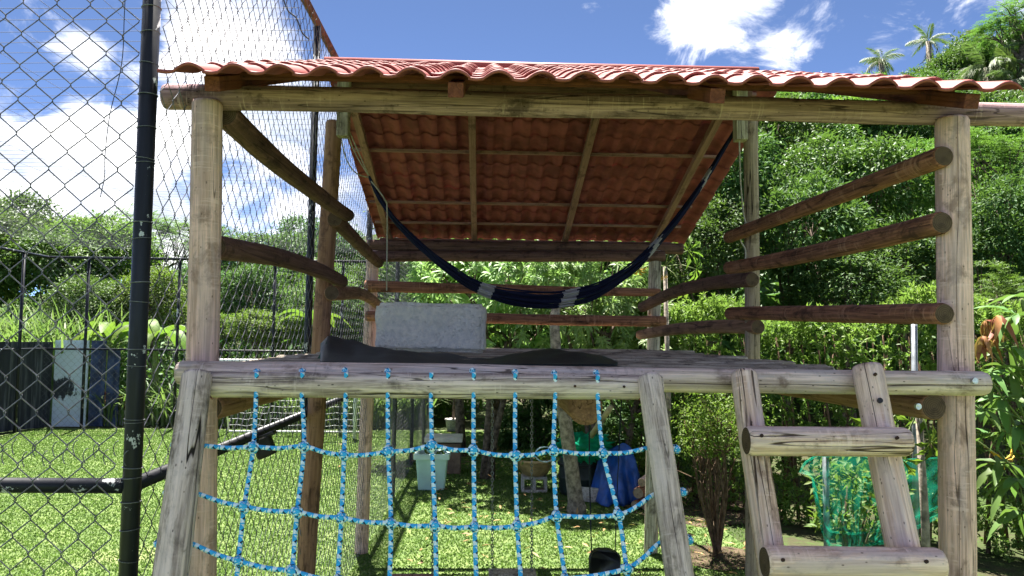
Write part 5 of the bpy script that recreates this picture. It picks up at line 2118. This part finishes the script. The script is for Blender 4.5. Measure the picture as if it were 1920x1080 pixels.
# gathered lower hem and top fold
shn = thing('shade_net', (atY(1620, 1000, 6.0).x, 6.0, 0), 'translucent green shade net wrapped round a sapling behind the ladder', 'net')
build('net', mb, M['greennet'], shn)
for row, rr_ in ((nv, .018), (nv - 4, .012), (0, .010)):
    hb_ = MB()
    hb_.tube([V[i * (nv + 1) + row] for i in range(nu + 1)], [rr_ * (.6 + .6 * abs(noise.noise((i * .4, row, 0)))) for i in range(nu + 1)], 6)
    build('hem', hb_, M['greennet'], shn)
sp_ = atY(1590, 1000, 6.25)
sap = thing('sapling', (sp_.x, sp_.y, 0), 'thin leafy sapling inside the green shade net', 'sapling')
mb = MB()
for k in range(7):
    e = atY(random.uniform(1545, 1680), random.uniform(870, 960), 6.2 + random.uniform(-.1, .2))
    b_ = Vector((sp_.x + random.uniform(-.05, .05), sp_.y, 0))
    mb.tube([b_, b_.lerp(e, .5) + Vector((random.uniform(-.06, .06), 0, .1)), e], [.011, .008, .004], 5)
build('stem', mb, M['stem'], sap)
n_ = 650
rg = np.random.default_rng(12)
cpx = rg.uniform(1525, 1700, n_); cpy = rg.uniform(862, 1000, n_)
P_ = np.array([atY(a, b, 6.2 + c) for a, b, c in zip(cpx, cpy, rg.normal(size=n_) * .12)])
me = leaf_mesh('foliage', P_, rg.normal(size=(n_, 3)), rg.normal(size=(n_, 3)) * .6 + np.array([0, -.5, 1]), .085, .034, rg.random(n_), M['leaf_lime'])
link(bpy.data.objects.new('foliage', me), sap)

# bare-stemmed shrub at the lawn's edge
sb_ = atZ(1347, 1046, 0)
shrub = thing('shrub', tuple(sb_), 'many stemmed shrub with bare twigs on a ring of bare earth', 'shrub')
mb = MB()
rg2 = random.Random(9)
tips = []
for k in range(15):
    e = atY(rg2.uniform(1275, 1400), rg2.uniform(770, 860), sb_.y + rg2.uniform(-.25, .35))
    m1 = sb_.lerp(e, .4) + Vector((rg2.uniform(-.08, .08), rg2.uniform(-.08, .08), .06))
    mb.tube(smooth_path([sb_ + Vector((rg2.uniform(-.05, .05), 0, 0)), m1, e], 4), list(np.linspace(.016, .005, 9)), 5)
    for q in range(4):
        st = m1.lerp(e, rg2.uniform(.2, .9))
        e2 = st + Vector((rg2.uniform(-.22, .22), rg2.uniform(-.2, .2), rg2.uniform(.05, .4)))
        mb.tube([st, e2], [.005, .0025], 4, caps=False)
        tips.append(e2)
    tips.append(e)
build('stems', mb, M['stem'], shrub)
T_ = np.array(tips)
n_ = 60 * len(T_)
P_ = np.repeat(T_, 60, 0) + np.random.default_rng(1).normal(size=(n_, 3)) * .12
keep = P_[:, 2] > 0.95
P_ = P_[keep]
n_ = len(P_)
rg = np.random.default_rng(13)
me = leaf_mesh('foliage', P_, rg.normal(size=(n_, 3)), rg.normal(size=(n_, 3)) * .6 + np.array([0, -.3, 1]), .038, .017, rg.random(n_), M['leaf_lime'])
link(bpy.data.objects.new('foliage', me), shrub)
mb = MB()
mb.add([(sb_.x, sb_.y, .010)] + [(sb_.x + .42 * x, sb_.y + .4 * y, .010) for x, y in ring], [(0, 1 + i, 1 + (i + 1) % 40) for i in range(40)])
structure(build('tree_ring_earth', mb, M['bareearth']))


# ---------------- mango shoots at the right edge: large leaves, one by one
def big_leaf(name, mat, L=0.2, W=0.052, droop=.45):
    V, F = [], []
    n = 6
    for i in range(n + 1):
        t = i / n
        w = W / 2 * math.sin(math.pi * min(1, t * .97 + .03)) ** .75
        z = -droop * L * t * t
        y = L * (t - .12 * t * t)
        wv = .004 * math.sin(t * 14)
        V += [(-w, y, z + w * .35 + wv), (0, y, z), (w, y, z + w * .35 - wv)]
    for i in range(n):
        a = i * 3
        F += [(a, a + 1, a + 4, a + 3), (a + 1, a + 2, a + 5, a + 4)]
    mb = MB()
    mb.add(V, F)
    me = mesh_from(mb, name, [mat], True)
    a = me.attributes.new('tint', 'FLOAT', 'POINT')
    a.data.foreach_set('value', np.full(len(V), random.uniform(.3, .9), dtype=np.float32))
    return me


GL = [big_leaf('leaf', M['leaf_big'], .19 + .03 * k, .050 + .004 * k, .3 + .2 * k) for k in range(3)]
RL = [big_leaf('leaf', M['leaf_red'], .15, .036, .9), big_leaf('leaf', M['leaf_red'], .13, .030, 1.2)]
YMg = 4.4
mgp = thing('mango_sapling', (atY(1935, 900, YMg).x, YMg, 0), 'young mango with big green leaves and red shoots at the right edge', 'sapling')
stemp = [Vector((atY(1935, 900, YMg).x, YMg, 0)), atY(1935, 1000, YMg), atY(1925, 800, YMg), atY(1930, 640, YMg), atY(1915, 560, YMg)]
mb = MB()
mb.tube(smooth_path(stemp, 5), list(np.linspace(.022, .010, 21)), 7)
build('stem', mb, M['greenstem'], mgp)
whorls = [((1870, 592), 1, 12, 1.1), ((1842, 630), 1, 9, 1.0), ((1848, 600), 1, 8, 1.0), ((1905, 590), 0, 9, 1.0), ((1895, 650), 0, 11, 1.0), ((1850, 700), 0, 10, .9), ((1880, 745), 0, 12, 1.0),
          ((1840, 770), 0, 8, .85), ((1905, 800), 0, 11, 1.0), ((1875, 870), 0, 11, 1.05), ((1910, 900), 0, 11, 1.05), ((1898, 700), 0, 10, 1.0), ((1855, 820), 0, 6, .8), ((1915, 960), 0, 8, 1.0), ((1935, 560), 0, 9, 1.0)]
for (px, py), red, cnt, S in whorls:
    c = atY(px, py, YMg + random.uniform(-.12, .12))
    near = min(smooth_path(stemp, 5), key=lambda q: (q - (c - Vector((0, 0, .25)))).length)
    tw = MB()
    tw.tube([near, near.lerp(c, .6) + Vector((0, 0, -.02)), c], [.008, .006, .004], 5)
    build('twig', tw, M['greenstem'], mgp)
    for k in range(cnt):
        az = k * 2.4 + random.uniform(-.3, .3)
        el = random.uniform(-.5, .7) if not red else random.uniform(-1.2, .0)
        me = random.choice(RL if red else GL)
        o = bpy.data.objects.new('leaf', me)
        Mw = Matrix.Translation(c) @ Matrix.Rotation(az, 4, 'Z') @ Matrix.Rotation(el, 4, 'X') @ Matrix.Rotation(random.uniform(-.4, .4), 4, 'Y') @ Matrix.Scale(S * random.uniform(.75, 1.1), 4)
        link(o, mgp, Mw)
        if red:
            o['label'] = 'young red brown leaf'

# ---------------- palms on the skyline
def frond_mesh(L=1.0, n=44, droop=.7):
    rgp = np.random.default_rng(8)
    P, D, N, Lf = [], [], [], []
    for i in range(n):
        t = .12 + .88 * i / n
        p = np.array([0, L * (t - .18 * t * t), L * (.30 * t - droop * t * t)])
        for s in (-1, 1):
            P.append(p)
            D.append([s * .75, .75, -.7 + rgp.normal() * .25])
            N.append([0, -.2, 1])
            Lf.append(L * .27 * math.sin(math.pi * (.12 + .82 * t)) + .03)
    me = leaf_mesh('frond', np.array(P), np.array(D, float), np.array(N, float), np.array(Lf), .017 * L, rgp.random(len(P)), M['leaf_palm'], .1, .9)
    return me


FR = [frond_mesh(1, 44, .75), frond_mesh(1, 40, 1.15)]


def palm(px, ptop, pbot, Y, n, FL, label, dead=0, spiky=0):
    h = atY(px, ptop, Y)
    g = terrain(h.x, h.y)
    t = thing('palm_tree', (h.x, h.y, g), label, 'palm tree', 'palms on the hilltop')
    mb = MB()
    b = Vector((h.x + .05, h.y, g - .1))
    mb.tube([b, b.lerp(h, .5) + Vector((.05, 0, 0)), h], [.17, .15, .14], 9)
    build('trunk', mb, M['palebark'], t)
    for k in range(n):
        az = k * 2.399 + random.uniform(-.2, .2)
        el = random.uniform(-.35, .75) if k < n - spiky else random.uniform(1.0, 1.35)
        link(bpy.data.objects.new('frond', random.choice(FR)), t, Matrix.Translation(h) @ Matrix.Rotation(az, 4, 'Z') @ Matrix.Rotation(el, 4, 'X') @ Matrix.Scale(FL * random.uniform(.8, 1.1), 4))
    for k in range(dead):
        az = k * 2.0 + .5
        link(bpy.data.objects.new('frond', FR[1]), t, Matrix.Translation(h - Vector((0, 0, .1))) @ Matrix.Rotation(az, 4, 'Z') @ Matrix.Rotation(-1.15, 4, 'X') @ Matrix.Scale(FL * .9, 4))
    return t


palm(1741, 78, 130, 38, 10, 1.05, 'thin palm with tousled fronds highest on the skyline', 4, 4)
palm(1652, 112, 130, 40, 15, 1.15, 'lower full palm crown rising just behind the roof', 2, 3)
palm(1850, 128, 200, 26, 16, 1.5, 'drooping palm on the slope above the right eave', 3, 2)
palm(1905, 150, 200, 25, 16, 1.4, 'drooping palm at the right edge near the beam end', 3, 2)
palm(1868, 85, 200, 29, 12, 1.2, 'palm half hidden under the tall airy tree', 4, 1)

# ------------------------------------------------------------------ greenery beyond the court on the left
LG = 'trees beyond the ball court'
left = [
    ('b0', -40, 480, 24, 2.3, 'dark tree at the far left behind the cane', 1.0),
    ('d0', 25, 440, 31, 2.6, 'big dark tree on the left skyline behind the near mesh', .9),
    ('f0', 150, 458, 30, 2.2, 'feathery skyline tree left of the black corner pole', .8),
    ('b1', 110, 500, 24, 1.8, 'mid green tree above the white panel', .9),
    ('l0', 205, 480, 26, 1.9, 'yellow green tree close left of the black corner pole', .9),
    ('f1', 310, 462, 30, 2.2, 'feathery tree between black corner pole and left front post', .9),
    ('d1', 425, 490, 31, 2.0, 'dark rounded tree right of the left front post', .8),
    ('b0', 520, 490, 28, 1.7, 'dark green tree behind the lower left rail', .9),
    ('d0', 600, 470, 32, 2.2, 'dark tree behind the brown middle post', .9),
    ('l1', 290, 555, 21, 1.2, 'light green bush between corner pole and left post', .9),
    ('b0', 180, 575, 21, 1.3, 'green bush above the blue panels', .9),
    ('d0', 470, 545, 23, 1.4, 'dark bush behind the court right of the left post', .9),
    ('d1', 355, 560, 24, 1.5, 'dark bush hidden behind the left front post', .9),
    ('d1', 650, 600, 25, 2.2, 'dark bush seen beside the concrete block', 1.0),
    ('d0', 750, 560, 24, 2.0, 'dark tree behind the fence posts beyond the hammock', 1.1),
    ('b1', 790, 620, 22, 1.8, 'mid green tree at the fence end behind the deck', 1.0),
    ('l0', 480, 620, 19.3, .85, 'round lime bush behind the goal', .8),
    ('l1', 545, 630, 19.6, .80, 'lime bush behind the right half of the goal', .8),
    ('l0', 420, 625, 20.0, .8, 'lime bush behind the left end of the goal', .8),
    ('f2', 620, 560, 22.0, 1.5, 'feathery tree behind the brown post', .9),
]
for k, px, py, Y, rad, lab, sq in left:
    tree('far_tree', k, px, py, Y, rad, lab, LG, sq)
pts = []
rg = random.Random(15)
while len(pts) < 1500:
    Y = rg.uniform(18.6, 36)
    px = rg.uniform(-250, 900)
    x = atY(px, 600, Y).x
    lo, hi = (0.1, 1.7) if Y < 24 else (0.2, 3.0)
    pts.append((x, Y, terrain(x, Y) + rg.uniform(lo, hi)))
forest('far_thicket', 33, pts, M['leaf_broad'], 24, .22, .09, .4)['label'] = 'dense thicket of low greenery behind the ball court'


def ribbons(name, seed, n, area, hgt, wid, mat, bend=.7):
    rg = np.random.default_rng(seed)
    x0, x1, y0, y1 = area
    b = np.stack([rg.uniform(x0, x1, n), rg.uniform(y0, y1, n), np.zeros(n)], 1)
    az = rg.uniform(0, 2 * np.pi, n)
    dr = np.stack([np.cos(az), np.sin(az), np.zeros(n)], 1)
    sd = np.stack([-np.sin(az), np.cos(az), np.zeros(n)], 1)
    H = hgt * (.6 + .5 * rg.random(n))[:, None]
    Bn = bend * (.4 + rg.random(n))[:, None]
    st = [0, .35, .62, .85, 1.0]
    wd = [.5, 1, .9, .55, .03]
    vv = []
    for t, w in zip(st, wd):
        c = b + np.array([0, 0, 1.0]) * H * (t - .42 * Bn * t ** 3) + dr * H * Bn * .62 * t ** 2.2
        vv += [c - sd * wid * w / 2, c + sd * wid * w / 2]
    V = np.stack(vv, 1).reshape(-1, 3)
    base = np.arange(n)[:, None] * 10
    F = np.concatenate([base + np.array([[2 * i, 2 * i + 1, 2 * i + 3, 2 * i + 2]]) for i in range(4)], 1).ravel()
    k = 4 * n
    return raw_mesh(name, V, F, np.arange(k) * 4, np.full(k, 4), [mat], rg.random(n), 10)


me = ribbons('cane_thicket', 5, 1500, (-13.5, -9.4, 18.0, 20.5), 3.3, .055, M['leaf_cane'], .75)
stuff(link(bpy.data.objects.new('cane_thicket', me)), 'tall pale green cane grass behind the panels on the left', 'cane')
me = ribbons('weed_fringe', 6, 1300, (-8.6, -1.2, 17.5, 18.7), 1.3, .05, M['leaf_cane'], 1.0)
stuff(link(bpy.data.objects.new('weed_fringe', me)), 'arching strap leaved weeds along the far fence foot', 'weeds')


def banana(px, py, Y, n, L, label):
    h = atY(px, py, Y)
    t = thing('banana_plant', (h.x, Y, 0), label, 'banana plant', 'banana plants by the far fence')
    mb = MB()
    mb.tube([(h.x, Y, 0), (h.x + .02, Y, h.z * .6), h], [.10, .08, .05], 9)
    build('trunk', mb, M['greenstem'], t)
    for k in range(n):
        az = k * 2.4 + random.uniform(-.3, .3)
        V, F = [], []
        for i in range(9):
            u = i / 8
            w = .17 * math.sin(math.pi * min(1, u * .9 + .08)) ** .6 * L / 1.3
            y = L * (u - .25 * u * u)
            z = L * (.75 * u - 1.0 * u * u)
            V += [(-w, y, z + .5 * w), (0, y, z), (w, y, z + .5 * w)]
        for i in range(8):
            a = i * 3
            F += [(a, a + 1, a + 4, a + 3), (a + 1, a + 2, a + 5, a + 4)]
        mb = MB()
        mb.add(V, F)
        o = build('leaf', mb, M['leaf_lime'], t, Matrix.Translation(h) @ Matrix.Rotation(az, 4, 'Z') @ Matrix.Rotation(random.uniform(-.1, .6), 4, 'X'))
        at = o.data.attributes.new('tint', 'FLOAT', 'POINT')
        at.data.foreach_set('value', np.full(len(V), random.uniform(.2, .8), dtype=np.float32))
    return t


banana(205, 640, 18.6, 7, 1.2, 'small banana plant with arching leaf left of the black pole')
banana(292, 640, 18.8, 8, 1.4, 'banana plant with upright leaf right of the black pole')
banana(585, 615, 19.5, 7, 1.3, 'banana plant glimpsed beside the brown post')

# potted sapling far down the fence line
pb = atZ(850, 808, 0)
ps = thing('potted_sapling', tuple(pb), 'little forked sapling in a grey pot at the far fence end', 'sapling')
mb = MB()
mb.lathe([(0, 0), (.14, 0), (.18, .24), (.20, .25), (.18, .27), (0, .24)], tuple(pb), 16)
build('pot', mb, M['cinder'], ps)
mb = MB()
pts = [pb + Vector((0, 0, .2)), pb + Vector((0, 0, .7)), pb + Vector((.03, 0, 1.0))]
mb.tube(pts, [.03, .025, .02], 7)
tips = []
for dx, dz in ((-.45, .55), (.2, .7), (-.15, .8), (.4, .5)):
    e = pts[1] + Vector((dx, 0, dz))
    mb.tube([pts[1], pts[1].lerp(e, .5) + Vector((0, 0, -.03)), e], [.018, .014, .007], 6)
    tips.append(e)
build('stem', mb, M['bark'], ps)
rg = np.random.default_rng(44)
T_ = np.array(tips)
P_ = np.repeat(T_, 40, 0) + rg.normal(size=(160, 3)) * .16
me = leaf_mesh('foliage', P_, rg.normal(size=(160, 3)), rg.normal(size=(160, 3)) * .5 + np.array([0, 0, 1]), .16, .06, rg.random(160), M['leaf_broad'])
link(bpy.data.objects.new('foliage', me), ps)
